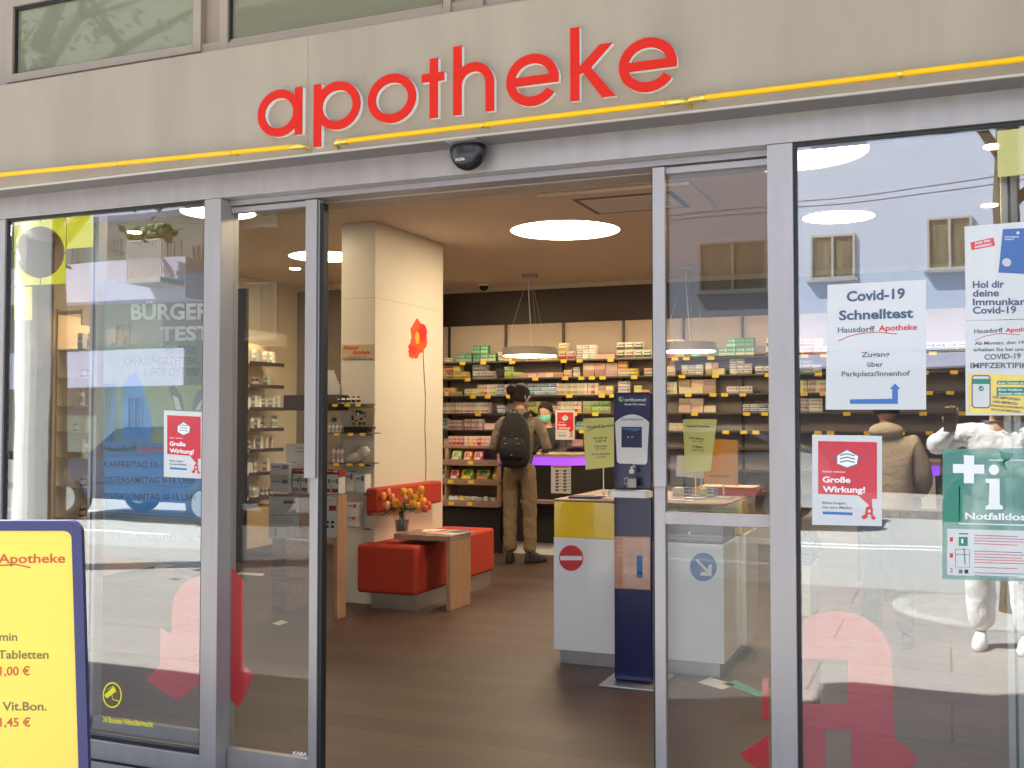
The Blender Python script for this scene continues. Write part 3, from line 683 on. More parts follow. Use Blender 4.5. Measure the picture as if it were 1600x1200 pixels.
MB().box(-WB / 2 + .02, WB / 2 - .02, -.16, .20, .012, .07, M['navy_frame'], T).build('base', Ab, bevel=.015)
for sx_ in (-.2, .2): MB().box(sx_ - .02, sx_ + .02, -.02, .02, .065, .16, M['steel'], T).build('spring_foot', Ab)
# ================================================================ inside the shop
# round ceiling lights
def disc_light(px, py, label, r=.44, z=2.955):
    p = at(px, py, 'z', z); t = thing('ceiling_light', label, 'ceiling light', (p.x, p.y, z - .02), 'round lights set into the shop ceiling')
    MB().lathe([(r, -.004), (r, .0)], (p.x, p.y, z - .0), M['lamp_warm'], 48).build('diffuser', t)
    a = [(p.x + r * math.cos(R(i * 7.5)), p.y + r * math.sin(R(i * 7.5))) for i in range(48)]; b = [(p.x + (r + .012) * math.cos(R(i * 7.5)), p.y + (r + .012) * math.sin(R(i * 7.5))) for i in range(48)]
    MB().strip(b, a, lambda u, v, w: Vector((u, v, z - w)), .008, M['white'], True).build('rim', t)
disc_light(883, 359, 'round ceiling light seen whole through the open doors')
disc_light(1310, 338, 'round ceiling light seen whole through the right-hand window', .262)
disc_light(507, 400, 'round ceiling light behind the left door stile', .33)
disc_light(341, 331, 'round ceiling light behind the post left of the doors', .27)
disc_light(1232, 238, 'round ceiling light nearest the right-hand window top')
for i, (px, py, l) in enumerate(((210, 363, 'small ceiling spot seen through the left window, the higher one'), (303, 427, 'small ceiling spot seen through the left window, near its right edge'), (461, 420, 'small ceiling spot seen through the left door pane'), (1553, 229, 'small ceiling spot beside the pale yellow film square'), (1546, 321, 'small ceiling spot above the blue card poster'))):
    p = at(px, py, 'z', 2.95); t = thing('spotlight', l, 'spotlight', (p.x, p.y, 2.93), 'small spots in the shop ceiling')
    MB().lathe([(.055, -.006), (.055, 0)], (p.x, p.y, 2.952), M['lamp_small'], 20).build('lens', t)
    MB().lathe([(.072, -.003), (.072, 0)], (p.x, p.y, 2.9535), M['chrome'], 20).build('rim', t)
# air-conditioning cassette
a = at(843, 306, 'z', 2.95); b = at(905, 335, 'z', 2.95)
t = thing('air_conditioner', 'square air-conditioning cassette in the ceiling behind the doors', 'air conditioner', (a.x + .5, a.y + .45, 2.92))
MB().box(a.x, a.x + 1.05, a.y - .05, a.y + .9, 2.928, 2.954, M['ceiling']).build('cover', t, bevel=.01)
w = MB()
for i in range(9): w.box(a.x + .24, a.x + .86, a.y + .14 + i * .055, a.y + .16 + i * .055, 2.918, 2.9275, M['ceiling'])
w.box(a.x + .2, a.x + .9, a.y + .10, a.y + .66, 2.9255, 2.9279, M['dark_panel']); w.build('grille', t)
# dome camera
p = at(756, 443, 'z', 2.95); t = thing('security_camera', 'small black dome camera on the shop ceiling', 'security camera', (p.x, p.y, 2.88))
MB().lathe([(.065, .0), (.065, .03), (.05, .034)], (p.x, p.y, 2.92), M['white'], 20).build('base', t)
MB().blob((p.x, p.y, 2.92), .052, .052, .055, M['black_plastic']).build('dome', t)
# pendant ring lamps
def pendant(px, py, w, label, y=None, top=True):
    y = y or 6.9; c = at(px, py, 'y', y); r = w / 2 * (c - CAM).dot(fw) / F
    t = thing('pendant_lamp', label, 'pendant lamp', (c.x, c.y, c.z), 'round pendant lamps over the counters')
    MB().lathe([(r, 0), (r, .075), (r * .97, .085)], c, M['shelf_back'], 40).build('shade', t)
    MB().lathe([(r * .95, -.004), (r * .95, -.0005)], c, M['lamp_warm'], 40).build('diffuser', t)
    MB().box(c.x - .08, c.x + .08, c.y - .03, c.y + .03, 2.915, 2.954, M['steel']).build('canopy', t)
    m = MB(); m.tube([(c.x - .02, c.y, 2.92), (c.x - .01, c.y, c.z + .6), (c.x + .02, c.y, c.z + .10)], .004, M['white'], 6)
    for k in range(3):
        a = R(90 + 120 * k); m.tube([(c.x + r * .1 * math.cos(a), c.y + r * .1 * math.sin(a), 2.92), (c.x + r * .85 * math.cos(a), c.y + r * .85 * math.sin(a), c.z + .1)], .0018, M['steel'], 4)
    m.build('cable', t)
pendant(828, 556, 86, 'round pendant lamp over the counter where the customer stands')
pendant(1075, 549, 88, 'round pendant lamp seen through the right door pane')
# pillar with poppy and seat back
cf, cr, cl = 3.66, 4.85, None
xr = at(586, 500, 'y', cf).x; xl = at(533, 500, 'y', cf).x
t = thing('pillar', 'broad white pillar with a painted poppy and small glass shelves', 'pillar', ((xl + xr) / 2, cf, 0))
MB().box(xl, xr, cf, cr, 0, 2.954, M['column_white']).build('shaft', t, bevel=.004)
z1 = at(586, 465, 'y', cf).z; MB().box(xl - .0008, xr + .0008, cf - .0008, cr, z1, z1 + .003, M['shelf_back']).build('joint', t)
s = Sheet((xr + .002, cf, 0), (1, 0, 0), .001); random.seed(5)
def petals(c, rx, ry, mt, L, n=26, j=.2): return s.poly([(c[0] + rx * (1 + random.uniform(-j, j)) * math.cos(2 * math.pi * i / n), c[1] + ry * (1 + random.uniform(-j, j)) * math.sin(2 * math.pi * i / n)) for i in range(n)], mt, L)
petals((654, 528), 12.5, 27, M['petal_orange'], 2, j=.16); petals((647, 545), 9, 15, M['petal_orange'], 3); petals((660, 520), 7, 13, M['red_print'], 3, j=.15); petals((652, 528), 3.4, 9, M['petal_yellow'], 4); petals((645, 548), 5, 8, M['red_print'], 4)
s.line([(661, 550), (663, 590), (665, 620), (664, 670), (666, 720), (665, 752)], 2.2, M['leaf'], 1)
s.mb.build('poppy_mural', t)
# plaque on the pillar
s = Sheet((0, cf - .012, 0), n0, .011); s.base([(534, 539), (534, 560), (582, 560), (582, 538)], M['wood_light'])
s.text('Bahnhof', (536, 546), (562, 546), 6, M['board_red'], 1, .05, .5); s.text('Apotheke', (549, 553), (579, 553), 6, M['board_red'], 1, .05, .5); s.text('Hausdorff', (543, 558.5), (572, 558.5), 2.6, M['board_olive'], 1)
s.build('plaque', 'small wooden plaque with slanted red script on the pillar', 'plaque')
# red seat: back pad and bench
pa = at(587, 806, 'x', xr + .10)
t = thing('seat_back_pad', 'long orange-red upholstered back pad on the pillar above the bench', 'back pad', (xr + .05, 4, .9))
y0 = at(589, 780, 'x', xr + .1).y; zb_ = at(600, 800, 'x', xr + .1).z; zt_ = at(600, 762, 'x', xr + .1).z
MB().box(xr + .001, xr + .10, y0, min(4.85, at(691, 780, 'x', xr + .1).y), zb_, zt_, M['orange_fabric']).build('pad', t, bevel=.02, seg=4)
bz0 = .115; bp0 = at(648, 932, 'z', bz0)
bx1 = bp0.x; by0 = bp0.y; bx0 = at(557, 924, 'y', by0).x; bh = at(556, 850, 'y', by0).z
by1 = at(773, 892, 'x', bx1).y
by1 = min(by1, 5.3)
t = thing('bench', 'orange-red upholstered block bench on a grey plinth beside the pillar', 'bench', ((bx0 + bx1) / 2, by0, 0))
MB().box(bx0, bx1, by0, by1, bz0, bh, M['orange_fabric']).build('seat', t, bevel=.025, seg=4)
MB().box(bx0 + .1, bx1 - .02, by0 + .05, by1 - .05, 0, bz0 - .001, M['steel']).build('plinth', t)
print('bench', bx0, bx1, by0, by1, bh)
# little bridge table over the bench
tz = bh + .075
q0 = at(596, 838, 'z', tz); qq = at(697, 955, 'z', 0); ty0 = qq.y
t = thing('side_table', 'small wooden bridge table standing over the orange bench', 'table', (bx1 - .1, ty0 + .15, 0))
lx = at(705, 900, 'z', .3)
tx1 = qq.x + .035; txL = qq.x + .01; tx0 = q0.x
MB().box(tx0, tx1, ty0, ty0 + .36, tz - .04, tz, M['wood_grey']).build('table_top', t, bevel=.003)
MB().box(txL - .01, tx1, ty0, ty0 + .36, .0, tz - .041, M['wood']).build('side_panel', t, bevel=.003)
print('table', tx0, tx1, ty0, tz, vc if False else '')
# vase of tulips
vc = Vector((at(628, 820, 'y', ty0 + .07).x, ty0 + .07, tz + .001))
va = thing('vase', 'clear glass vase holding the tulips on the wooden table', 'vase', vc)
MB().lathe([(.046, 0), (.050, .01), (.054, .05), (.074, .215), (.071, .215), (.051, .05), (.046, .014), (.001, .012)], vc, G2, 24).build('glass_body', va)
MB().lathe([(.045, .013), (.048, .05), (.054, .10), (.001, .10)], vc, mat('water', (.35, .38, .3), .05, trans=.8), 20).build('water', va)
random.seed(11)
bq = thing('tulip_bouquet', 'loose bouquet of yellow, orange and pink tulips in the glass vase', 'flowers', vc)
heads = [(582, 779, 'petal_orange'), (578, 800, 'petal_orange'), (592, 784, 'petal_pink'), (599, 775, 'petal_yellow'), (604, 790, 'petal_pink'), (612, 777, 'petal_pink'), (618, 786, 'petal_yellow'), (630, 768, 'petal_yellow'), (640, 770, 'petal_yellow'), (648, 778, 'petal_yellow'), (656, 772, 'petal_yellow'), (661, 784, 'petal_yellow'), (669, 790, 'petal_orange'), (652, 790, 'petal_yellow'), (624, 792, 'petal_yellow'), (597, 797, 'petal_pink'), (587, 793, 'petal_yellow'), (664, 795, 'petal_orange'), (645, 787, 'petal_yellow'), (633, 779, 'petal_pink'), (606, 769, 'petal_pink'), (658, 765, 'petal_yellow')]
for px, py, k in heads:
    y = vc.y + random.uniform(-.14, .01); c = at(px, py, 'y', y)
    h = MB(); r = random.uniform(.024, .030)
    for i in range(5):
        a = R(72 * i + random.uniform(0, 30)); T = Matrix.Rotation(a, 3, 'Z'); off = T @ Vector((r * .42, 0, 0)); h.blob(c + off, r * .62, r * .62, r * random.uniform(1., 1.25), M[k], 8, 6, .06)
    h.build('bloom', bq)
    b = vc + Vector((random.uniform(-.015, .015), random.uniform(-.015, .015), .02)); m_ = b.lerp(c, .6) + Vector((0, 0, .03))
    MB().tube([b, vc + Vector((0, 0, .19)) + (c - vc) * .12, m_, c - Vector((0, 0, r * .6))], .0028, M['leaf'], 5).build('stem', bq)
lf = MB()
for i in range(26):
    a = random.uniform(0, 6.28); L = random.uniform(.10, .22); b = vc + Vector((.03 * math.cos(a), .03 * math.sin(a), .17)); d = Vector((math.cos(a), math.sin(a), random.uniform(.1, .8))).normalized(); sd = d.cross(Vector((0, 0, 1))).normalized() * .016
    lf.add([b - sd * .4, b + sd * .4, b + d * L * .5 + sd, b + d * L * .5 - sd, b + d * L + Vector((0, 0, -.04))], [(0, 1, 2, 3), (3, 2, 4)], M['leaf'])
lf.build('leaves', bq)
# magazines
def magazine(cx_, cy_, rz, mts, label, w=.21, h=.29, z=None):
    T = Matrix.Translation((cx_, cy_, z or tz)) @ Matrix.Rotation(R(rz), 4, 'Z'); m = MB(); m.box(-w / 2, w / 2, -h / 2, h / 2, .001, .006, M['paper'], T); m.box(-w / 2 + .005, w / 2 - .005, -h / 2 + .005, h / 2 - .005, .0062, .007, mts[0], T)
    m.box(-w / 2 + .02, w / 2 - .03, -.02, h / 2 - .03, .0072, .0076, mts[1], T); m.build('magazine', tags=(label, 'magazine', 'magazines lying on the wooden table'))
magazine(vc.x + .2, ty0 + .24, 24, (M['yellow_print'], M['white']), 'yellow magazine beside the vase')
magazine(tx1 - .14, ty0 + .16, 80, (M['paper2'], M['petal_pink']), 'white open magazine at the near corner of the wooden table')
magazine(tx1 - .12, ty0 + .30, 75, (M['text_blue'], M['shelf_back']), 'dark blue magazine lying behind the white one', .19, .26)

# ---------------------------------------------------------------- generic goods
def carton(kind, c1, c2, w, h, d=.08, stripe=.3):
    k = 'gc' + kind
    m1 = M.setdefault(k + 'a', mat(k + 'a', tuple(min(.8, q * 1.15) for q in c1), .5, vary=.45)); m2 = M.setdefault(k + 'b', mat(k + 'b', c2, .5, vary=1.))
    m = MB(); m.box(-w / 2, w / 2, 0, d, 0, h, m1); m.box(-w / 2 + .001, w / 2 - .001, -.0012, -.0002, h * .08, h * (.08 + stripe), m2)
    m.box(-w * .38, w * .22, -.0012, -.0002, h * .62, h * .74, m2); m.box(w * .26, w * .42, -.0012, -.0002, h * .5, h * .86, m2)
    return m
def bottle(kind, c1, c2, r, h):
    k = 'gb' + kind; m1 = M.setdefault(k + 'a', mat(k + 'a', c1, .3)); m2 = M.setdefault(k + 'b', mat(k + 'b', c2, .5))
    return MB().lathe([(r * .95, 0), (r, .005), (r, h * .68), (r * .5, h * .76), (r * .5, h * .8)], (0, 0, 0), m1, 12).lathe([(r * .62, h * .8), (r * .62, h)], (0, 0, 0), m2, 12).lathe([(r * 1.01, h * .18), (r * 1.01, h * .55)], (0, 0, 0), m2, 12)
_proto = {}
NG = 0
def goods(kind, mbf, name, spots, label, cat, group):
    global NG
    for i, (x, y, z) in enumerate(spots):
        if kind not in _proto:
            o = mbf().build(name); off = o.location.copy(); _proto[kind] = (o, off); o.location = Vector((x, y, z)) + off; tag(o, label, cat, group)
        else:
            o0, off = _proto[kind]; o = o0.copy(); COL.objects.link(o); o.location = Vector((x, y, z)) + off; tag(o, label, cat, group)
        o.rotation_euler.z = R(random.uniform(-5, 5)); NG += 1

# drug shelves along the back
SY = 8.32
t = thing('drug_shelves', 'wide dark shelving full of medicine boxes along the back wall', 'shelving', (-2.5, SY, 0))
U = .0019 * 1.07
rowsy = [(566, 561), (592, 588), (619, 616), (646, 644.5), (672, 671), (699, 699)]
zr = [at(760, 565, 'y', SY).z, at(760, 591, 'y', SY).z, at(760, 618, 'y', SY).z, at(760, 645.5, 'y', SY).z, at(760, 671.5, 'y', SY).z, at(760, 696, 'y', SY).z]
MB().box(-5.95, 2.95, SY + .27, SY + .29, .02, 2.7, M['drug_back']).build('back_panel', t)
for z in zr + [zr[5] - .25, zr[5] - .5]: MB().box(-5.95, 2.95, SY, SY + .265, z - .018, z, M['shelf_dark']).build('shelf', t)
for px in (702, 790, 880, 974, 1068, 1160): x = at(px, 520, 'y', SY + .25).x; MB().box(x - .012, x + .012, SY + .24, SY + .2695, .3, 2.62, M['black']).build('upright', t)
def bx_(px): return at(px, 640, 'y', SY + .02).x
G_ = {  # kind: colours, width and height in shelf units, stripe
 'green': ((.05, .22, .12), (.35, .45, .30), 50, 45, .3), 'red': ((.50, .10, .08), (.6, .5, .4), 60, 25, .4), 'yellow': ((.62, .45, .14), (.6, .55, .4), 35, 30, .4),
 'mix': ((.60, .55, .40), (.55, .2, .05), 52, 45, .35), 'white': ((.62, .58, .48), (.25, .3, .35), 40, 25, .2), 'herb': ((.60, .57, .48), (.08, .12, .06), 52, 42, .35),
 'cream': ((.62, .52, .30), (.6, .3, .1), 48, 37, .3), 'grey': ((.55, .52, .48), (.15, .14, .14), 48, 37, .35), 'peach': ((.62, .36, .22), (.6, .5, .4), 58, 25, .4),
 'coral': ((.62, .38, .26), (.62, .5, .42), 70, 35, .4), 'teal': ((.66, .42, .05), (.05, .25, .3), 58, 38, .2), 'lemon': ((.64, .5, .12), (.6, .55, .3), 45, 22, .4),
 'slim': ((.62, .58, .48), (.6, .35, .1), 21, 60, .25), 'blue': ((.6, .6, .6), (.05, .2, .4), 45, 20, .3), 'lime': ((.5, .52, .2), (.2, .35, .08), 55, 30, .4),
 'pink': ((.64, .56, .48), (.50, .22, .18), 24, 58, .2), 'rose': ((.60, .50, .48), (.38, .16, .24), 17, 52, .3), 'big': ((.62, .6, .55), (.3, .25, .2), 70, 33, .15)}
def row(r, a, b, kind, n=1):
    c1, c2, w, h, st = G_[kind]; z = zr[r]; xa = bx_(660 + a / 4); xb = bx_(660 + b / 4); W_ = w * U; H_ = h * U * 1.1
    c = max(1, round((xb - xa) / W_)); sp = []
    for i in range(c):
        for j in range(n):
            if j == n - 1 and n > 1 and i == c - 1 and random.random() < .5: continue
            sp.append((xa + (i + .5) * W_ * 1.0, SY + .03 + random.uniform(0, .012), z + .0015 + j * (H_ + .0008)))
    side = 'left of the blue dispenser' if b < 1430 else 'behind the right-hand glass'
    lv = ('top', 'second', 'third', 'fourth', 'fifth', 'sixth')[r]
    nm = {'green': 'dark green', 'red': 'flat red', 'yellow': 'small yellow', 'mix': 'orange and white', 'white': 'flat white', 'herb': 'white and black', 'cream': 'cream', 'grey': 'grey and white', 'peach': 'flat peach', 'coral': 'coral pink', 'teal': 'yellow and teal', 'lemon': 'flat yellow', 'slim': 'slim cream', 'blue': 'white and blue', 'lime': 'yellow-green', 'pink': 'slim white and pink', 'rose': 'narrow rose', 'big': 'wide white'}[kind]
    lab = f'{nm} medicine box on the {lv} drug shelf, {side}'
    goods(kind, lambda: carton(kind, c1, c2, W_ * .96, H_, .09, st), 'medicine_box', sp, lab, 'box', f'{nm} boxes on the {lv} shelf {side}')
random.seed(2)
for q in ((0, 135, 185, 'white', 1), (0, 210, 310, 'green'), (0, 310, 465, 'green', 2), (0, 500, 560, 'red'), (0, 740, 850, 'yellow'), (0, 850, 955, 'mix', 2), (0, 960, 1080, 'white', 3), (0, 1080, 1205, 'peach'), (0, 1212, 1425, 'herb', 2), (0, 640, 735, 'rose'),
          (1, 105, 305, 'cream', 2), (1, 310, 465, 'grey', 2), (1, 510, 600, 'lime', 2), (1, 600, 760, 'peach', 1), (1, 650, 710, 'red', 1), (1, 760, 880, 'peach'), (1, 880, 935, 'cream', 1), (1, 1000, 1215, 'coral', 2), (1, 1220, 1335, 'teal', 2), (1, 1385, 1425, 'teal', 2),
          (2, 90, 115, 'lime', 2), (2, 115, 250, 'lemon', 2), (2, 340, 455, 'slim'), (2, 460, 500, 'blue', 3), (2, 655, 830, 'blue', 3), (2, 838, 1095, 'slim'), (2, 1095, 1205, 'lemon', 2), (2, 1220, 1300, 'big', 2), (2, 1320, 1425, 'lemon', 2),
          (3, 120, 410, 'pink'), (3, 465, 500, 'blue', 2), (3, 655, 740, 'lime', 2), (3, 840, 1000, 'slim'), (3, 1000, 1190, 'lime', 2),
          (4, 110, 150, 'blue', 3), (0, 470, 500, 'white', 2), (2, 260, 330, 'cream', 1), (2, 510, 560, 'pink'), (3, 745, 830, 'cream', 1), (4, 660, 735, 'lemon', 2), (4, 840, 950, 'blue', 2), (1, 940, 995, 'white', 2), (4, 155, 255, 'rose'), (4, 258, 380, 'pink'), (4, 382, 440, 'coral', 1), (4, 955, 1000, 'green', 1),
          (5, 130, 335, 'coral'), (5, 340, 400, 'white', 2), (5, 930, 1000, 'coral'), (5, 1240, 1400, 'coral', 2),
          (0, 1520, 1640, 'mix', 2), (0, 1680, 1900, 'green', 1), (0, 1900, 2100, 'green', 2), (0, 2150, 2290, 'herb', 2),
          (1, 1520, 1600, 'mix', 2), (1, 1620, 1760, 'white', 2), (1, 1770, 1900, 'yellow', 2), (1, 1920, 2060, 'white', 3), (1, 2080, 2290, 'grey', 1),
          (2, 1520, 1590, 'slim'), (2, 1600, 1860, 'coral', 2), (2, 1900, 2100, 'big', 1),
          (3, 1600, 1800, 'coral', 2), (3, 2000, 2250, 'blue', 2), (0, 2330, 2560, 'cream', 2), (1, 2330, 2500, 'blue', 3), (2, 2330, 2560, 'slim'), (3, 2330, 2520, 'big', 2), (0, 3140, 3400, 'herb', 1), (4, 1540, 1800, 'cream', 1),):
    row(*q)
print('goods', NG, sum(o.name.startswith('medicine_box') for o in bpy.data.objects))
# price labels are parts of the shelving
lab = None; n = 0
for r in range(6):
    x = -5.55 + .07 * r
    while x < 1.4 and n < 98:
        if random.random() < .62:
            if lab is None: lab = MB().box(x, x + .075, SY - .006, SY - .002, zr[r] - .036, zr[r] + .003, M['price_yellow']).build('price_label', t); l0 = lab.location.copy(); x0_ = x; z0_ = zr[r]
            else:
                c = lab.copy(); COL.objects.link(c); c.parent = t; c.location = l0 + Vector((x - x0_, 0, zr[r] - z0_))
            n += 1
        x += random.choice((.13, .2, .28, .38))

# counter where the customer is served
cy0 = at(845, 868, 'z', .0).y
xL = -4.42; xR = at(893, 740, 'y', cy0).x; zt = at(850, 709.5, 'y', cy0).z; zl = at(850, 727, 'y', cy0).z
t = thing('counter', 'black service counter with a purple light strip and grey-brown top', 'counter', ((xL + xR) / 2, cy0, 0))
ctop = [(xL, cy0), (xR, cy0), (xR + .32, cy0 + .55), (xR + .32, cy0 + .8), (xL, cy0 + .8)]
e = lambda k: [(xL, cy0 + k), (xR - k * .5, cy0 + k), (xR + .32 - k, cy0 + .55 + k * .4), (xR + .32 - k, cy0 + .8), (xL, cy0 + .8)]
V3 = lambda z0: (lambda u, v, w: Vector((u, v, z0 + w)))
MB().prism(ctop, V3(zt - .028), .028, M['wood_grey']).build('counter_top', t)
MB().prism(e(.012), V3(zl), zt - .029 - zl, M['led_purple']).build('light_strip', t)
MB().prism(e(.03), V3(.13), zl - .131, M['black']).build('body', t)
MB().prism(e(.08), V3(0), .129, M['white']).build('plinth', t)
MB().box(xL + .3, at(868, 785, 'y', cy0 - .05).x, cy0 - .12, cy0 + .025, at(860, 786, 'y', cy0).z, at(860, 781, 'y', cy0).z, M['wood_grey']).build('bag_ledge', t)
s = Sheet((0, cy0 + .024, 0), n0); s.base([(861, 726), (861, 770.5), (892, 771.5), (892, 726)], M['paper2']); s.rect(864, 729, 889, 731, M['board_red'], 1)
for i in range(7):
    for j in (0, 1): s.rect(868 + j * 12, 734 + i * 5, 873 + j * 12, 737.5 + i * 5, M['shelf_dark'], 1); s.rect(874 + j * 12, 734.5 + i * 5, 878 + j * 12, 735.5 + i * 5, M['text_grey'], 1)
s.build('notice', 'small sheet of little pictures on the front of the black counter', 'notice')
# red notice standing on the counter
mask_poster(868, 641, 898, 687, .0, 'notice', 'small red notice with a face mask hanging above the counter', Sheet((0, cy0 + .08, 0), n0))
z_ = at(883, 687, 'y', cy0 + .08); MB().box(z_.x - .1, z_.x + .1, cy0 + .082, cy0 + .088, zt + .001, at(883, 642, 'y', cy0 + .08).z, G2).build('acrylic_screen', tags=('clear acrylic screen standing on the black counter behind the red notice', 'screen'))
# sweets rack left of the counter
ry = cy0 - .05; rx0 = at(672, 780, 'y', ry).x; rx1 = at(779, 780, 'y', ry).x; zz = [at(730, q, 'y', ry).z for q in (787, 753, 723, 697)]
t = thing('display_rack', 'wooden rack of sweet bags on a black base behind the bench', 'rack', ((rx0 + rx1) / 2, ry, 0))
MB().box(rx0, rx1, ry + .04, ry + .5, .0, zz[0] - .05, M['black']).build('base', t)
MB().box(rx0, rx1, ry + .30, ry + .32, zz[0], zz[3] - .02, M['wood_grey']).build('back_panel', t)
for i, z in enumerate(zz):
    MB().box(rx0, rx1, ry + (.0 if i < 3 else .05), ry + .298, z - .025, z, M['wood_grey']).build('shelf', t)
    if i < 3:
        MB().box(rx0, rx1, ry - .012, ry - .0005, z - .03, z + .035, M['wood_grey']).build('front_lip', t)
        for px in ((706, 735), (705, 737), (736,))[i]: x = at(px, 700, 'y', ry).x; MB().box(x - .03, x + .03, ry - .016, ry - .0125, z - .018, z + .018, M['price_yellow']).build('price_label', t)
xm = at(696, 740, 'y', ry).x
for x in (rx0 + .01, xm, rx1 - .01): MB().box(x - .01, x + .01, ry + .001, ry + .299, zz[0] + .0005, zz[3] - .026, M['wood']).build('divider', t)
def bag(px0, px1, py1, zi, c1, c2, label, grp='sweet bags in the wooden rack'):
    y = ry + .06; a = at(px0, 740, 'y', y).x; b = at(px1, 740, 'y', y).x; z0 = zz[zi] + .002; h = at(730, py1, 'y', y).z - z0; w = b - a
    m1 = M.setdefault(str(c1), mat('bag' + str(c1), c1, .3, noise=.25, scale=30)); m2 = M.setdefault(str(c2), mat('bag' + str(c2), c2, .35, noise=.2, scale=30))
    m = MB(); n = 6; vs = []; cx = (a + b) / 2
    for i in range(n + 1):
        f = i / n; d = .028 * math.sin(math.pi * f) + .002
        for s_ in (-1, 1):
            for k in range(5):
                g = k / 4 - .5; vs.append((cx + g * w * (1 - .06 * math.sin(math.pi * f)), y + f * .06 + s_ * d * (1 - (2 * g) ** 2 * .8), z0 + f * h))
    fs = []
    for i in range(n):
        for s_ in (0, 1):
            for k in range(4):
                q = i * 10 + s_ * 5 + k; fs.append((q, q + 1, q + 11, q + 10) if s_ == 0 else (q, q + 10, q + 11, q + 1))
        fs.append((i * 10, i * 10 + 10, i * 10 + 15, i * 10 + 5)); fs.append((i * 10 + 4, i * 10 + 9, i * 10 + 19, i * 10 + 14))
    m.add(vs, fs, m1, True); m.add([(cx - w * .36, y + .004, z0 + h * .45), (cx + w * .36, y + .004, z0 + h * .45), (cx + w * .36, y + .028, z0 + h * .8), (cx - w * .36, y + .028, z0 + h * .8)], [(0, 1, 2, 3)], m2)
    m.add([(cx - w * .3, y - .024, z0 + h * .12), (cx + w * .3, y - .024, z0 + h * .12), (cx + w * .3, y - .02, z0 + h * .4), (cx - w * .3, y - .02, z0 + h * .4)], [(0, 1, 2, 3)], m2)
    m.build('sweet_bag', tags=(label, 'bag', grp))
bag(704, 721, 701, 2, (.25, .42, .08), (.7, .65, .5), 'green and white sweet bag on the upper rack shelf'); bag(723, 738, 702, 2, (.62, .16, .03), (.7, .6, .5), 'orange sweet bag on the upper rack shelf'); bag(739, 754, 702, 2, (.55, .10, .14), (.7, .6, .55), 'red and pink sweet bag on the upper rack shelf')
bag(702, 718, 731, 1, (.50, .02, .02), (.75, .7, .6), 'dark red sweet bag on the middle rack shelf'); bag(718, 741, 729, 1, (.10, .22, .04), (.75, .62, .1), 'green and yellow sweet bag on the middle rack shelf'); bag(741, 768, 729, 1, (.06, .18, .03), (.7, .3, .1), 'dark green sweet bag on the middle rack shelf'); bag(769, 779, 729, 1, (.7, .5, .1), (.6, .3, .1), 'yellow sweet bag at the right end of the middle rack shelf')
random.seed(8)
for i in range(15):
    x = rx0 + .12 + (rx1 - rx0 - .18) * (i + .5) / 15; m = MB(); c = Vector((x, ry + .08 + random.uniform(-.02, .03), zz[0] + .03)); m.blob(c, .045, .035, .032 + random.uniform(0, .02), random.choice((M['paper'], M['beige_cloth'], M['paper2'], M['yellow_print'])), 8, 5, .3)
    m.build('wrapped_sweet', tags=('little wrapped packet in the lowest tray of the wooden rack', 'packet', 'little packets in the lowest tray'))
for i in range(3):
    x = at(683 + i * 4.6, 740, 'y', ry).x; goods('tealb', lambda: bottle('teal', (.02, .28, .32), (.75, .75, .72), .022, .13), 'bottle', [(x, ry + .09, zz[1] + .002)], 'teal bottle with white cap at the left end of the wooden rack', 'bottle', 'teal bottles in the wooden rack')
# boxes on the rack top
goods('rt', lambda: carton('rt', (.6, .45, .4), (.55, .12, .1), .045, .1, .08), 'medicine_box', [(rx0 + .18 + i * .05, ry + .12, zz[3] + .002) for i in range(11)], 'pink and white box standing on top of the wooden rack', 'box', 'pink boxes on top of the rack')
# ---------------------------------------------------------------- white and yellow desk behind the doors
dy = at(1000, 1050, 'z', 0).y; 
p0 = at(875, 1037, 'z', 0); dy = p0.y; dx0 = at(865, 950, 'y', dy).x; dx1 = at(1131, 950, 'y', dy).x
zp = at(872, 1015, 'y', dy).z; zw = at(866, 839, 'y', dy).z; zy = at(866, 783, 'y', dy).z
t = thing('desk', 'white reception desk with yellow and smoked acrylic on top, just inside the doors', 'desk', ((dx0 + dx1) / 2, dy, 0))
D2 = dy + .95; ym = dy + .52
MB().box(dx0 + .03, dx1 - .03, dy + .03, D2 - .03, 0, zp - .001, M['steel']).build('plinth', t)
MB().box(dx0, dx1, dy, ym - .004, zp, zw, M['white_gloss']).build('cabinet', t, bevel=.003)
MB().box(dx0 + .002, dx1 + .03, ym + .004, D2, zp, zw + .006, M['white_gloss']).build('cabinet', t, bevel=.003)
dm = at(1035, 850, 'y', dy).x
MB().box(dx0 + .002, dm - .001, dy + .004, dy + .45, zw + .001, zy, M['yellow_acryl']).build('yellow_box', t, bevel=.003)
zs = at(1085, 815, 'y', dy).z
MB().box(dm, dx1 - .002, dy + .004, dy + .45, zw + .001, zs + .01, M['grey_acryl']).build('grey_box', t, bevel=.003)
MB().box(dx0 + .01, dx1 + .02, dy + .4505, D2 - .01, zw + .007, zy - .0, M['yellow_acryl']).build('yellow_box', t, bevel=.003)
MB().box(dx0, dx1 + .01, dy + .002, D2 - .02, zy + .001, zy + .012, M['wood_grey']).build('desk_top', t, bevel=.003)
print('desk', dx0, dx1, dy, zp, zw, zy, zs)
zt2 = zy + .0125
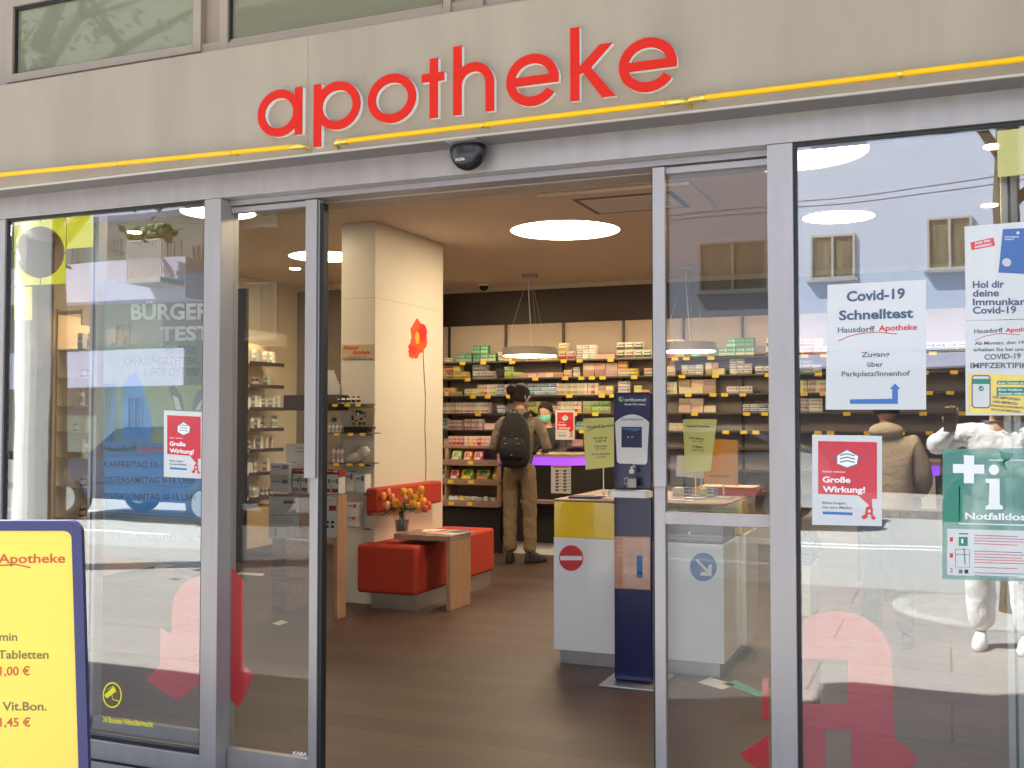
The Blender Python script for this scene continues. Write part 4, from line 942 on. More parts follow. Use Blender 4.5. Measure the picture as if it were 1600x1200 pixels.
def road_sign(paper, c, r, kind, label):
    s = Sheet((0, dy - .0015, 0), n0); s.base(paper, M['white']); s.disc(c, r + 1.4, M['white'], 1, (r + 1.4) * 1.06); s.disc(c, r, M['red_print' if kind == 'no' else 'blue_print'], 2, r * 1.06)
    if kind == 'no': s.rect(c[0] - r * .9, c[1] - 3.3, c[0] + r * .9, c[1] + 3.3, M['white'], 3)
    else:
        q = lambda u, v: (c[0] + u, c[1] + v)
        s.poly([q(-12, -10), q(-9, -13), q(7, 4), q(8, -3), q(13, -5), q(13, 14), q(-5, 13), q(-3, 8), q(5, 7)][:9], M['white'], 3)
    s.build('sign', label, 'sign')
road_sign([(869, 843), (869, 922), (917, 926), (917, 845)], (892.5, 872), 19, 'no', 'round red no-entry sign on a sheet on the white desk')
road_sign([(1071, 854), (1071, 938), (1130, 941), (1130, 856)], (1099, 886), 21, 'arrow', 'round blue sign with a white arrow on the white desk')
s = Sheet((0, dy + .002, 0), n0); s.base([(1074, 833), (1077, 836), (1080, 833), (1077, 830)], M['white']); s.build('sticker', 'tiny white diamond sticker on the dark box of the desk', 'sticker')
# yellow price sheets on stands
def stand(y, pts, mt, foot, label, lines, head=None, z0=None):
    z0 = zt2 if z0 is None else z0
    a = [at(*q, 'y', y) for q in pts]; cx_ = at(foot[0], foot[1], 'y', y).x; zb_ = min(v.z for v in a)
    t = thing('sheet_stand', label, 'stand', (cx_, y, z0))
    MB().box(cx_ - .055, cx_ + .055, y - .04, y + .06, z0, z0 + .008, M['steel']).build('foot', t, bevel=.002)
    MB().tube([(cx_, y + .014, z0 + .008), (cx_, y + .014, zb_ + .03)], .005, M['chrome'], 10).build('pole', t)
    s = Sheet((0, y, 0), n0, .004); s.base(pts, mt)
    for tt, p0, p1, h, mm in lines: s.text(tt, p0, p1, h, M[mm], 2, .02)
    if head: s.line(head, 1, M['text_blue'], 1)
    s.mb.build('price_sheet', t)
    return t
stand(dy + .26, [(911, 654), (915, 734), (962, 729), (962, 652)], M['lime_sheet'], (942, 780), 'pale yellow price sheet on a stand left of the blue dispenser', (('Hausdorff Apotheke', (917, 669), (961, 666), 4, 'text_blue'), ('Bronchitis Tee', (928, 686), (949, 685), 3, 'text_black'), ('6,95 €', (931, 691), (947, 690), 3, 'text_black'), ('Traubenzucker', (928, 699), (949, 698), 3, 'text_grey'), ('1 Stk. 0,10 €', (930, 703), (947, 702), 2.4, 'text_grey'), ('Corona-Schnelltest', (925, 711), (953, 710), 3, 'text_grey'), ('1 St. 8,95 €', (932, 716), (947, 715), 2.4, 'text_grey')), [(917, 674), (930, 668), (945, 667)])
stand(dy + .30, [(1067, 655), (1070, 738), (1110, 736), (1120, 655)], M['lime_sheet'], (1086, 786), 'pale yellow price sheet on a stand right of the door stile', (('Hausdorff Apotheke', (1073, 667), (1109, 668), 3.4, 'text_blue'), ('FFP2 Masken', (1077, 686), (1100, 687), 3, 'text_black'), ('1 Stk. 1,49 €', (1081, 690), (1099, 691), 2.4, 'text_grey'), ('OP-Masken', (1082, 699), (1098, 700), 3, 'text_black'), ('10 Stk. 3,95 €', (1081, 704), (1100, 705), 2.4, 'text_grey')))
stand(dy + .42, [(1100, 685), (1100, 755), (1153, 759), (1153, 688)], M['amber'], (1130, 770), 'amber panel in a dark frame on a stand on the desk', (('Nur Kartenzahlung', (1108, 745), (1140, 745), 3, 'text_black'),))
stand(dy + .5, [(1058, 712), (1056, 744), (1100, 748), (1100, 712)], M['paper'], (1095, 770), 'white sheet on a thin stand behind the pale yellow sheets', ())
# papers lying on the desk
def flat(cx_, cy_, w, h, rz, mt, z, label, name='leaflet', th=.004):
    T = Matrix.Translation((cx_, cy_, z)) @ Matrix.Rotation(R(rz), 4, 'Z'); MB().box(-w / 2, w / 2, -h / 2, h / 2, .0005, th, mt, T).box(-w * .4, w * .3, -h * .4, -h * .1, th + .0003, th + .0008, M['text_grey'], T).build(name, tags=(label, name.replace('_', ' ')))
q = at(915, 783, 'y', dy + .1); flat(q.x, dy + .13, .2, .12, 8, M['navy'], zt2, 'dark blue folder lying at the front of the yellow desk', 'folder', .012)
q = at(950, 780, 'y', dy + .12); flat(q.x, dy + .12, .12, .1, -20, M['beige_cloth'], zt2, 'beige leaflets lying between folder and dispenser')
q = at(1062, 780, 'y', dy + .15); flat(q.x, dy + .15, .16, .11, 5, M['paper'], zt2, 'white leaflets lying on the desk behind the door pane')
q = at(1065, 770, 'y', dy + .3)
random.seed(4)
for i in range(5):
    x = at(1060 + i * 12, 775, 'y', dy + .5).x; goods('dsk%d' % (i % 3), lambda i=i: carton('dsk%d' % (i % 3), [(.7, .66, .5), (.05, .12, .35), (.6, .1, .04)][i % 3], (.7, .6, .5), .07, .05, .08), 'leaflet_box', [(x, dy + .5, zt2 + .001)], ['cream', 'dark blue', 'red', 'second cream', 'second dark blue'][i] + ' small box on the desk seen through the right door pane', 'box', 'small boxes on the desk')
x0_ = at(1090, 770, 'y', dy + .7).x; MB().box(x0_, x0_ + .36, dy + .65, dy + .9, zt2 + .001, zt2 + .05, M['orange_fabric']).box(x0_ + .01, x0_ + .35, dy + .66, dy + .89, zt2 + .0505, zt2 + .053, M['beige_cloth']).build('tray', tags=('flat orange-red tray at the back right of the desk', 'tray'), bevel=.004)

# ---------------------------------------------------------------- blue hand-disinfection column
oy = dy - .30; ox0 = at(959, 850, 'y', oy).x; ox1 = ox0 + .213; oz = at(980, 613, 'y', oy).z
t = thing('disinfectant_stand', 'dark blue hand disinfection column with a white dispenser panel in the doorway', 'dispenser', ((ox0 + ox1) / 2, oy, 0))
MB().box(ox0 + .0, ox1, oy, oy + .045, .012, oz, M['navy']).build('column', t, bevel=.012, seg=4)
MB().box(ox0 - .05, ox1 + .05, oy - .12, oy + .26, 0, .011, M['steel']).build('base_plate', t, bevel=.003)
s = Sheet((0, oy - .001, 0), n0, .0005)
s.disc((970.5, 624), 4, M['green_print'], 1); s.disc((970.5, 624), 4, mat('lime_dot', (.35, .6, .05), .4), 2); s.disc((972, 623), 1.8, M['navy'], 3)
s.text('orthomol', (976, 627), (1009, 627), 5.4, M['white'], 1, .02); s.text('Bereit. Fürs Leben.', (976, 633), (1009, 633), 3, M['white'], 1, .03); s.mb.build('lettering', t)
s = Sheet((0, oy - .006, 0), n0, .005)
top_ = [(961 + 53 * i / 12, 660 - 12.5 * math.sin(math.pi * i / 12) ** .8 if 0 < i < 12 else 660) for i in range(13)]
s.base([(964, 721), (967, 724)] + [(1008, 726), (1011, 723)] + top_[::-1], M['white_gloss'])
s.text('Desinfizieren', (971, 657), (1004, 657), 4.4, M['text_grey'], 1); s.poly([(971, 667), (971, 699), (1003, 699.5), (1003, 667)], M['navy'], 1)
s.poly([(973, 671), (985, 672), (991, 674), (1001, 671), (1001, 669), (973, 669)], M['blue_card'], 2); s.poly([(980, 682), (983, 682), (983, 684), (980, 684)], M['paper2'], 2); s.poly([(986, 682), (990, 682), (990, 683.5), (986, 683.5)], M['paper2'], 2); s.mb.build('dispenser_panel', t)
tz_ = at(985, 776, 'y', oy - .05).z; txa = at(955, 780, 'y', oy - .05).x; txb = at(1018, 780, 'y', oy - .05).x
m = MB(); m.prism(rrect(txa, txb, oy - .13, oy - .001, .03), V3(tz_), .032, M['white_gloss']); m.prism(rrect(txa + .01, txb - .01, oy - .12, oy - .01, .025), V3(tz_ + .033), .003, M['paper2']); m.build('tray', t, bevel=.004)
bc = at(987, 775, 'y', oy - .07); bb = thing('pump_bottle', 'clear bottle of disinfectant with a white cap on the dispenser tray', 'bottle', (bc.x, oy - .07, tz_ + .036))
zq = tz_ + .0365
MB().lathe([(.020, 0), (.024, .004), (.024, .07), (.012, .085), (.011, .09)], (bc.x, oy - .07, zq), G2, 20).lathe([(.0245, .015), (.0245, .06)], (bc.x, oy - .07, zq), M['paper2'], 20).build('body', bb)
MB().lathe([(.013, .088), (.013, .108), (.006, .112), (.006, .125)], (bc.x, oy - .07, zq), M['white'], 16).build('cap', bb)
m = MB().tube([(bc.x, oy - .07, zq + .122), (bc.x + .012, oy - .075, zq + .13), (bc.x + .02, oy - .08, zq + .12)], .003, M['white'], 6); m.tube([(bc.x - .022, oy - .07, zq + .065), (bc.x - .04, oy - .07, zq + .06), (bc.x - .04, oy - .07, zq + .035), (bc.x - .022, oy - .07, zq + .03)], .002, M['white'], 6); m.build('nozzle', bb)
s = Sheet((0, oy - .003, 0), n0, .0008); s.base([(960, 838), (960, 919), (1016, 922), (1016, 839)], mat('leaflet_orange', (.62, .27, .15), .25, noise=.15, scale=9, coat=.6))
s.poly([(973, 841), (973, 918), (1015, 921), (1015, 841)], mat('leaflet_pale', (.72, .44, .30), .25, noise=.2, scale=8, coat=.6), 1); s.poly([(995, 868), (995, 903), (1004, 903), (1004, 868)], M['poster_blue'], 2); s.line([(975, 893), (985, 897), (1000, 895), (1014, 902)], 2, M['paper'], 2)
for i in range(4): s.line([(964, 846 + i * 7), (971, 846 + i * 7)], 1, M['paper'], 2)
s.build('leaflet_pocket', 'orange leaflets in a clear pocket on the blue column', 'leaflet')

# ---------------------------------------------------------------- counter display at the left (wooden stand with cartons)
fx = at(520, 968, 'z', 0); ty = fx.y
wxl = fx.x; zt3 = at(480, 770, 'y', ty).z
t = thing('display_stand', 'tall wooden display stand with a smoked glass top left of the bench', 'stand', (wxl - .35, ty, 0))
zst = at(440, 772, 'y', ty).z
sx0 = at(418, 800, 'y', ty).x
sd_ = at(541, 850, 'x', wxl + .035).y
MB().box(wxl, wxl + .035, ty, sd_, 0, zst - .001, M['wood']).build('side_panel', t, bevel=.002)
MB().box(sx0, wxl + .034, ty, sd_, zst, zst + .012, G2).build('glass_top', t)
MB().box(at(425, 900, 'y', ty + .1).x, at(447, 900, 'y', ty + .1).x, ty + .1, ty + .4, 0, zst - .001, M['wood_grey']).build('leg', t, bevel=.002)
def package(x0, y0, x1, y1, y, d, mts, label, name='carton', lines=True, z0=None, group=None):
    a = at(x0, y1, 'y', y); b = at(x1, y0, 'y', y); z0 = a.z if z0 is None else z0
    m = MB().box(a.x, b.x, y, y + d, z0, z0 + b.z - a.z, mts[0]); w = b.x - a.x; h = b.z - a.z
    if lines:
        m.box(a.x + w * .05, b.x - w * .05, y - .0012, y - .0003, z0 + h * .06, z0 + h * .3, mts[1]); m.box(a.x + w * .1, a.x + w * .55, y - .0012, y - .0003, z0 + h * .72, z0 + h * .8, mts[2]); m.box(a.x + w * .62, b.x - w * .08, y - .0012, y - .0003, z0 + h * .62, z0 + h * .9, mts[2])
    m.build(name, tags=(label, 'box', group), bevel=.001)
pw = M['paper2']; 
zg = zst + .0125; hh = lambda y0, y1: at(450, y0, 'y', ty).z - at(450, y1, 'y', ty).z
package(422, 751, 452, 772, ty + .02, .12, (pw, M['beige_cloth'], M['text_grey']), 'white carton at the left of the wooden stand, lower of two', z0=zg)
package(422, 727, 452, 750, ty + .02, .12, (pw, M['beige_cloth'], M['text_grey']), 'white carton at the left of the wooden stand, upper of two', z0=zg + hh(751, 772) + .002)
for i, x in enumerate((457, 470, 506, 518)): package(x, 747, x + 11, 772, ty + .04, .09, (pw, M['dark_red'], M['text_grey']), 'small white carton with a dark red band, ' + ('leftmost', 'second', 'third', 'rightmost')[i] + ' on the wooden stand', z0=zg, group='small cartons on the wooden stand')
for i, x in enumerate((457, 506)): package(x, 735, x + 24, 746, ty + .05, .09, (M['dark_red'], M['paper2'], M['paper2']), 'dark red flat carton lying on the ' + ('left', 'right') [i] + ' pair of small cartons', z0=zg + hh(747, 772) + .002)
s = Sheet((0, ty + .15, 0), n0, .004); s.base([(446, 694), (450, 772), (500, 772), (498, 692)], pw); s.line([(462, 700), (474, 700)], 1, M['text_grey']); s.line([(460, 706), (480, 706)], 1, M['text_grey']); s.rect(455, 722, 464, 732, M['dark_red']); s.rect(474, 716, 484, 745, M['beige_cloth']); s.build('display_card', 'large white display card standing behind the small cartons', 'card')
s = Sheet((0, ty - .004, 0), n0, .002); s.base([(420, 776), (420, 841), (467, 841), (467, 776)], pw); s.line([(420, 805), (467, 805)], .8, M['text_grey']); s.rect(443, 782, 462, 787, M['text_grey']); s.rect(455, 796, 463, 801, M['dark_red']); s.rect(429, 826, 432, 838, M['text_grey']); s.rect(447, 822, 452, 836, M['beige_cloth'])
for i in range(3): s.line([(424, 810 + i * 3), (458, 810 + i * 3)], .6, M['text_grey'])
s.build('notice', 'clear pocket with two product sheets hanging from the wooden stand', 'notice')
s = Sheet((0, ty - .004, 0), n0, .002); s.base([(505, 776), (505, 840), (526, 840), (526, 776)], pw); s.rect(514, 790, 525, 798, M['dark_red']); 
for i in (0, 1):
    for j in (0, 1): s.rect(509 + i * 8, 814 + j * 7, 514 + i * 8, 818 + j * 7, M['text_black'])
s.line([(507, 782), (518, 782)], 1, M['text_grey']); s.line([(507, 804), (524, 804)], 1, M['paper'])
s.build('notice', 'narrow product sheet hanging right of the door stile', 'notice')

# ---------------------------------------------------------------- glass shelves on the narrow side of the pillar
shy = cf - .20
def gshelf(px0, px1, py, label, dark=False, rail=True):
    a = at(px0, py, 'y', shy); b = at(px1, py, 'y', shy)
    t = thing('wall_shelf', label, 'shelf', ((a.x + b.x) / 2, shy, a.z), 'small shelves on the pillar')
    MB().box(a.x, b.x, shy, cf - .001, a.z - .008, a.z, M['shelf_dark'] if dark else G2).build('board', t)
    MB().tube([(b.x - .03, shy + .02, a.z - .014), (b.x + .03, shy + .02, a.z - .012)], .006, M['black'], 6).build('bracket', t)
    for f in (.3, .62, .9):
        if dark: x = a.x + (b.x - a.x) * f; MB().box(x - .022, x + .022, shy - .004, shy - .0005, a.z - .022, a.z - .002, M['price_yellow']).build('price_label', t)
    return a.z
zs_ = [gshelf(506, 566, 631, 'dark shelf with black jars, topmost on the pillar', True), gshelf(506, 574, 676, 'dark shelf below the black jars on the pillar', True), gshelf(506, 572, 723, 'shelf carrying the beige pillow on the pillar', True), gshelf(540, 572, 769, 'lower shelf with white bags on the pillar'), gshelf(540, 572, 823, 'lowest shelf with a white box on the pillar')]
xx = lambda px, y=None: at(px, 700, 'y', y or shy + .06).x
for i, px in enumerate((511, 519, 527, 536, 544, 552, 560)): goods('jar', lambda: bottle('jar', (.62, .6, .56), (.02, .015, .02), .016, .055), 'jar', [(xx(px), shy + .06, zs_[0] + .001)], 'jar with black lid on the topmost pillar shelf', 'jar', 'black-lidded jars on the pillar')
for i, px in enumerate((509, 515, 521, 527, 533)): goods('wtube', lambda: bottle('wt', (.68, .67, .63), (.45, .42, .4), .012, .07), 'tube', [(xx(px), shy + .06, zs_[1] + .001)], 'white tube on the second pillar shelf', 'tube', 'white tubes on the second pillar shelf')
for i, px in enumerate((522, 529, 535)): goods('wtube2', lambda: bottle('wt2', (.68, .67, .63), (.5, .3, .3), .012, .13), 'tube', [(xx(px), shy + .06, zs_[2] + .001)], 'tall white tube left of the beige pillow', 'tube', 'tall tubes left of the pillow')
m = MB().blob((xx(517), shy + .1, zs_[1] + .10), .022, .022, .018, M['blue_print'], 12, 8); m.build('ball', tags=('small blue ball on the second pillar shelf', 'ball'))
a = at(537, 675, 'y', shy + .03); b = at(576, 665, 'y', shy + .03); w = b.x - a.x
m = MB(); m.add([(a.x + .01, shy + .03, zs_[1] + .002), (b.x - .02, shy + .03, zs_[1] + .002), (b.x - .02, shy + .13, zs_[1] + .002), (a.x + .01, shy + .13, zs_[1] + .002), (a.x, shy + .02, zs_[1] + .045), (b.x, shy + .02, zs_[1] + .045), (b.x, shy + .15, zs_[1] + .045), (a.x, shy + .15, zs_[1] + .045)], [(0, 3, 2, 1), (4, 5, 6, 7), (0, 1, 5, 4), (1, 2, 6, 5), (2, 3, 7, 6), (3, 0, 4, 7)], M['black']); m.build('tray', tags=('black angled tray on the second pillar shelf', 'tray'), bevel=.003)
s = Sheet((0, shy + .10, 0), n0, .003); s.base([(545, 670), (549, 637), (586, 638), (583, 676), (575, 676)], M['wood_light']); random.seed(9)
for i in range(26): x = random.uniform(550, 572); y = random.uniform(642, 664); s.disc((x, y), random.uniform(1, 3), random.choice((M['text_black'], M['paper'], M['leaf'])), 1 + i % 3, random.uniform(1, 3), 7)
s.build('picture_bag', 'bag with a dark flower picture standing in the black tray', 'bag')
pc = at(556, 712, 'y', shy + .10)
m = MB(); T = Matrix.Rotation(R(-28), 3, 'Y')
T4 = T.to_4x4(); m.blob((pc.x - .005, shy + .1, pc.z - .012), .085, .05, .045, M['beige_cloth'], 16, 10, .04, T4); m.blob((pc.x + .05, shy + .1, pc.z + .025), .07, .04, .05, M['beige_cloth'], 16, 10, .05, T4); m.build('pillow', tags=('beige pillow in a clear bag on the third pillar shelf', 'pillow'))
package(540, 737, 552, 768, shy + .04, .1, (pw, M['paper'], M['text_grey']), 'white bag with a letter on the lower pillar shelf', z0=zs_[3] + .001, name='paper_bag'); package(555, 741, 570, 768, shy + .06, .09, (M['paper'], pw, M['text_grey']), 'white folded bag beside the lettered one', z0=zs_[3] + .001, name='paper_bag')
package(541, 806, 556, 822, shy + .04, .1, (pw, M['paper'], M['red_print']), 'white box on the lowest pillar shelf', z0=zs_[4] + .001); package(541, 785, 558, 805, shy + .05, .09, (M['paper'], pw, M['red_print']), 'white round-cornered box stacked on the lowest pillar shelf', z0=zs_[4] + .001 + at(550, 806, 'y', shy).z - at(550, 822, 'y', shy).z)
for i in range(5): package(508 + i * 3.4, 576 + i * 6, 521 + i * 2, 616, ty + .9 - .1 * i, .02, (M['paper2'], M['beige_cloth'], M['text_grey']), ('rearmost', 'fourth', 'middle', 'second', 'front')[i] + ' pale carton in the staggered row right of the door stile', z0=at(515, 617, 'y', ty + .6).z, lines=False)
# ledge that carries them
a = at(500, 617, 'y', ty + .5); MB().box(a.x - .3, at(530, 617, 'y', ty + .5).x, ty + .45, ty + .98, a.z - .12, a.z - .101 + .1, M['shelf_dark']).build('shelf_block', tags=('dark shelf block behind the door stile carrying pale cartons', 'shelf'))

# ---------------------------------------------------------------- cosmetics shelves along the left wall
def wall_unit(y0, y1, label, n, zs, sx=-6.6, kind='tall'):
    t = thing('cosmetics_shelves', label, 'shelving', (-6.8, (y0 + y1) / 2, 0))
    MB().box(-6.948, sx, y0, y1, .10, .50, M['wood_light']).build('cabinet', t, bevel=.004); MB().box(-6.948, sx + .0 - .05, y0 + .01, y1 - .01, 0, .099, M['shelf_dark']).build('plinth', t)
    MB().box(-6.948, -6.93, y0, y1, .505, 2.35, M['wall_in']).build('back_panel', t)
    MB().box(-6.92, sx - .05, y0, y1, 2.30, 2.33, M['wall_in']).build('shelf', t); MB().box(sx - .05, sx - .035, y0 - .03, y1 + .03, 2.20, 2.34, M['wall_in']).build('cornice', t); MB().box(sx - .10, sx - .07, y0 + .08, y1 - .03, 2.288, 2.2995, M['strip_warm']).build('light_strip', t)
    for z in zs:
        MB().box(-6.929, sx - .02, y0, y1, z - .012, z, M['wall_in']).build('shelf', t); MB().box(sx - .0195, sx - .012, y0 + .25, y1 - .05, z - .026, z + .012, M['shelf_dark']).build('label_rail', t)
    return t
ys0 = at(368, 700, 'x', -6.6).y; ys1 = at(449, 700, 'x', -6.6).y
zl_ = [at(420, q, 'x', -6.62).z for q in (568, 603, 638, 670, 702, 738, 776)]
wall_unit(ys0, ys1, 'lit shelves of pale cosmetics behind the left door pane', 7, zl_)
wall_unit(3.3, 4.2, 'lit shelves of cosmetics seen at the left edge of the left window', 7, zl_)
MB().box(-6.949, -6.45, ys0 - .05, ys0 - .005, 0, at(368, 452, 'x', -6.6).z, M['black']).build('partition', tags=('narrow black upright panel at the left of the cosmetics shelves', 'panel'))
random.seed(21)
cos = [('c1', lambda: carton('c1', (.70, .72, .66), (.3, .4, .33), .055, .135, .05), 'cosmetics_box', 'box'), ('c2', lambda: bottle('c2', (.70, .71, .66), (.4, .42, .4), .024, .14), 'cosmetics_bottle', 'bottle'), ('c3', lambda: carton('c3', (.74, .70, .62), (.45, .3, .2), .06, .11, .05), 'cosmetics_box', 'box'), ('c4', lambda: bottle('c4', (.05, .04, .04), (.5, .45, .4), .022, .09), 'cosmetics_bottle', 'bottle'), ('c5', lambda: bottle('c5', (.62, .55, .42), (.6, .58, .52), .016, .15), 'cosmetics_bottle', 'bottle')]
desc = {'c1': 'pale green box', 'c2': 'pale green bottle', 'c3': 'cream box', 'c4': 'dark jar', 'c5': 'slender cream bottle'}
for (a, b, where) in ((ys0, ys1, 'behind the left door pane'), (3.3, 4.2, 'behind the left window')):
    for li, z in enumerate(zl_):
        y = a + .05
        while y < b - .1:
            k = random.choice(cos); c = random.choice((1, 2, 3)); 
            for j in range(c):
                if y > b - .06: break
                lv = ('topmost', 'second', 'third', 'fourth', 'fifth', 'sixth', 'lowest')[li]
                goods(k[0], k[1], k[2], [(-6.72 + random.uniform(-.05, .06), y, z + .001)], f'{desc[k[0]]} on the {lv} cosmetics shelf {where}', k[3], f'{desc[k[0]]} row, {lv} cosmetics shelf {where}'); y += .062
            y += random.choice((.0, .02, .05))
print('goods', NG)
# ---------------------------------------------------------------- basket tower behind the right-hand window, second counter
gx = at(1262, 1000, 'y', .55)
t = thing('promotion_tower', 'narrow orange-red and beige promotion tower behind the right-hand window', 'display', (gx.x, .6, 0))
xa = at(1236, 900, 'y', .5).x; xb = at(1268, 900, 'y', .5).x; z1 = at(1250, 963, 'y', .5).z; z2 = at(1250, 882, 'y', .5).z; z3 = at(1250, 842, 'y', .5).z
MB().box(xa, xb, .5, .75, .22, z1, M['orange_fabric']).build('lower_box', t, bevel=.004); MB().box(xa, xb - .004, .502, .748, z1 + .001, z2, M['wood_light']).build('upper_box', t, bevel=.004)
m = MB(); random.seed(6)
m.box(xa, xb, .48, .77, z2 + .001, z2 + .02, M['black_cloth'])
for i in range(60): m.blob((random.uniform(xa, xb), random.uniform(.5, .75), random.uniform(z2 + .02, z3)), .022, .02, .014, M['black_cloth'] if i % 3 else M['text_blue'], 6, 4, .2)
m.build('basket', t)
for i in range(3): MB().box(xa + .01 + i * .03, xa + .03 + i * .03, .47, .499, .19 - i * .02, .24 - i * .02, M['red_print']).build('clip', t)
MB().box(xa + .02, xb - .02, .53, .72, 0, .219, M['shelf_dark']).build('plinth', t)
c2y = 5.6; a = at(1395, 742, 'y', c2y); b = at(1470, 742, 'y', c2y); zt5 = a.z
t = thing('counter', 'second black counter with a purple light strip behind the right-hand window', 'counter', (.4, c2y, 0))
MB().box(a.x - .3, b.x, c2y, c2y + .7, zt5 + .08, zt5 + .11, M['wood_grey']).build('counter_top', t); MB().box(a.x - .29, b.x - .01, c2y + .01, c2y + .69, zt5, zt5 + .079, M['led_purple']).build('light_strip', t); MB().box(a.x - .28, b.x - .02, c2y + .02, c2y + .68, .1, zt5 - .001, M['black']).build('body', t)
s = Sheet((0, c2y + .015, 0), n0); s.base([(1438, 742), (1440, 795), (1463, 796), (1461, 742)], M['paper2']); s.build('notice', 'paper list on the front of the second counter', 'notice')
# floor stickers and green strip
def floor_mark(pts, mt, label, txt=None):
    m = MB(); vs = [at(*q, 'z', .0015) for q in pts]; m.add([v - Vector((0, 0, .001)) for v in vs] + vs, [list(range(len(vs)))[::-1], list(range(len(vs), 2 * len(vs)))] + [(i, (i + 1) % len(vs), len(vs) + (i + 1) % len(vs), len(vs) + i) for i in range(len(vs))], mt); m.build('floor_sticker', tags=(label, 'floor sticker'))
floor_mark([(1128, 1068), (1190, 1090), (1200, 1086), (1150, 1063)], M['green_print'], 'green strip with white words on the floor right of the desk')
floor_mark([(1090, 1066), (1128, 1077), (1150, 1070), (1110, 1058)], M['paper2'], 'white floor sticker under the right corner of the desk')
floor_mark([(367, 897), (375, 894), (414, 896), (410, 900)], M['paper2'], 'pale floor sticker in front of the left cosmetics shelves')
floor_mark([(425, 974), (440, 969), (450, 972), (436, 977)], M['paper2'], 'small pale floor sticker near the wooden display stand')
# ================================================================ people
def skin_obj(name, nodes, edges, mt, parent, root=0, sub=2):
    me = bpy.data.meshes.new(name); me.from_pydata([Vector(n[0]) for n in nodes], edges, []); me.update(); me.materials.append(mt)
    o = bpy.data.objects.new(name, me); COL.objects.link(o); o.parent = parent
    sk = o.modifiers.new('skin', 'SKIN'); sk.use_smooth_shade = True; sk.branch_smoothing = .6
    if not me.skin_vertices: 
        bpy.context.view_layer.objects.active = o
    for i, n in enumerate(nodes):
        v = me.skin_vertices[0].data[i]; r = n[1]; v.radius = (r, r) if not isinstance(r, tuple) else r; v.use_root = (i == root)
    s = o.modifiers.new('sub', 'SUBSURF'); s.levels = sub; s.render_levels = sub
    return o
def add_hand(nodes, edges, wrist_i, wrist, d, palm_n, s=1., curl=.5):
    """palm and five fingers growing from the wrist along d"""
    d = Vector(d).normalized(); pn = Vector(palm_n).normalized(); sd = d.cross(pn).normalized()
    b = len(nodes); wrist = Vector(wrist); pm = wrist + d * .045 * s
    nodes.append((pm, .026 * s)); edges.append((wrist_i, b))
    for k, (off, L, fr) in enumerate(((-.028, .058, .0085), (-.0095, .072, .009), (.0095, .078, .009), (.028, .070, .0088))):
        base = wrist + d * .088 * s + sd * off * s; mid = base + (d * (1 - curl * .4) + pn * curl * .6).normalized() * L * .5 * s; tip = mid + (d * (1 - curl) + pn * curl).normalized() * L * .5 * s
        i = len(nodes); nodes += [(base, fr * 1.1 * s), (mid, fr * s), (tip, fr * .8 * s)]; edges += [(b, i), (i, i + 1), (i + 1, i + 2)]
    i = len(nodes); t0 = wrist + d * .03 * s + sd * .032 * s; t1 = t0 + (d * .6 + sd * .7).normalized() * .032 * s; t2 = t1 + (d * .9 + sd * .2 + pn * .3).normalized() * .03 * s
    nodes += [(t0, .0115 * s), (t1, .010 * s), (t2, .008 * s)]; edges += [(b, i), (i, i + 1), (i + 1, i + 2)]
def head_mesh(parent, c, h, mt, yaw=0., pitch=0.):
    """faces local +y; c is the head centre"""
    m = MB(); T = Matrix.Rotation(R(yaw), 4, 'Z') @ Matrix.Rotation(R(pitch), 4, 'X'); s = h / .23
    def at_(x, y, z): return T @ Vector((x * s, y * s, z * s)) + Vector(c)
    vs = []; fs = []; n = 20; rg = 16
    for i in range(rg + 1):
        t = math.pi * i / rg; z = math.cos(t)
        for k in range(n):
            a = 2 * math.pi * k / n; sx = .076; sy = .095
            if z < 0: sx *= 1 - .32 * z * z; sy *= 1 - .16 * z * z
            x = sx * math.sin(t) * math.cos(a); y = sy * math.sin(t) * math.sin(a)
            if y > 0:
                y *= .93; f = math.exp(-(x / .012) ** 2)
                if -.45 < z < .1: y += .018 * f * (1 - abs(z + .28) / .38 if abs(z + .28) < .38 else 0)
                g = math.exp(-((abs(x) - .032) / .014) ** 2) * math.exp(-((z - .02) / .12) ** 2); y -= .008 * g
                y += .005 * math.exp(-(x / .022) ** 2) * math.exp(-((z + .56) / .09) ** 2)
            vs.append(at_(x, y, z * .115))
    for i in range(rg):
        for k in range(n): j = (k + 1) % n; fs.append((i * n + k, (i + 1) * n + k, (i + 1) * n + j, i * n + j))
    return vs, fs, at_
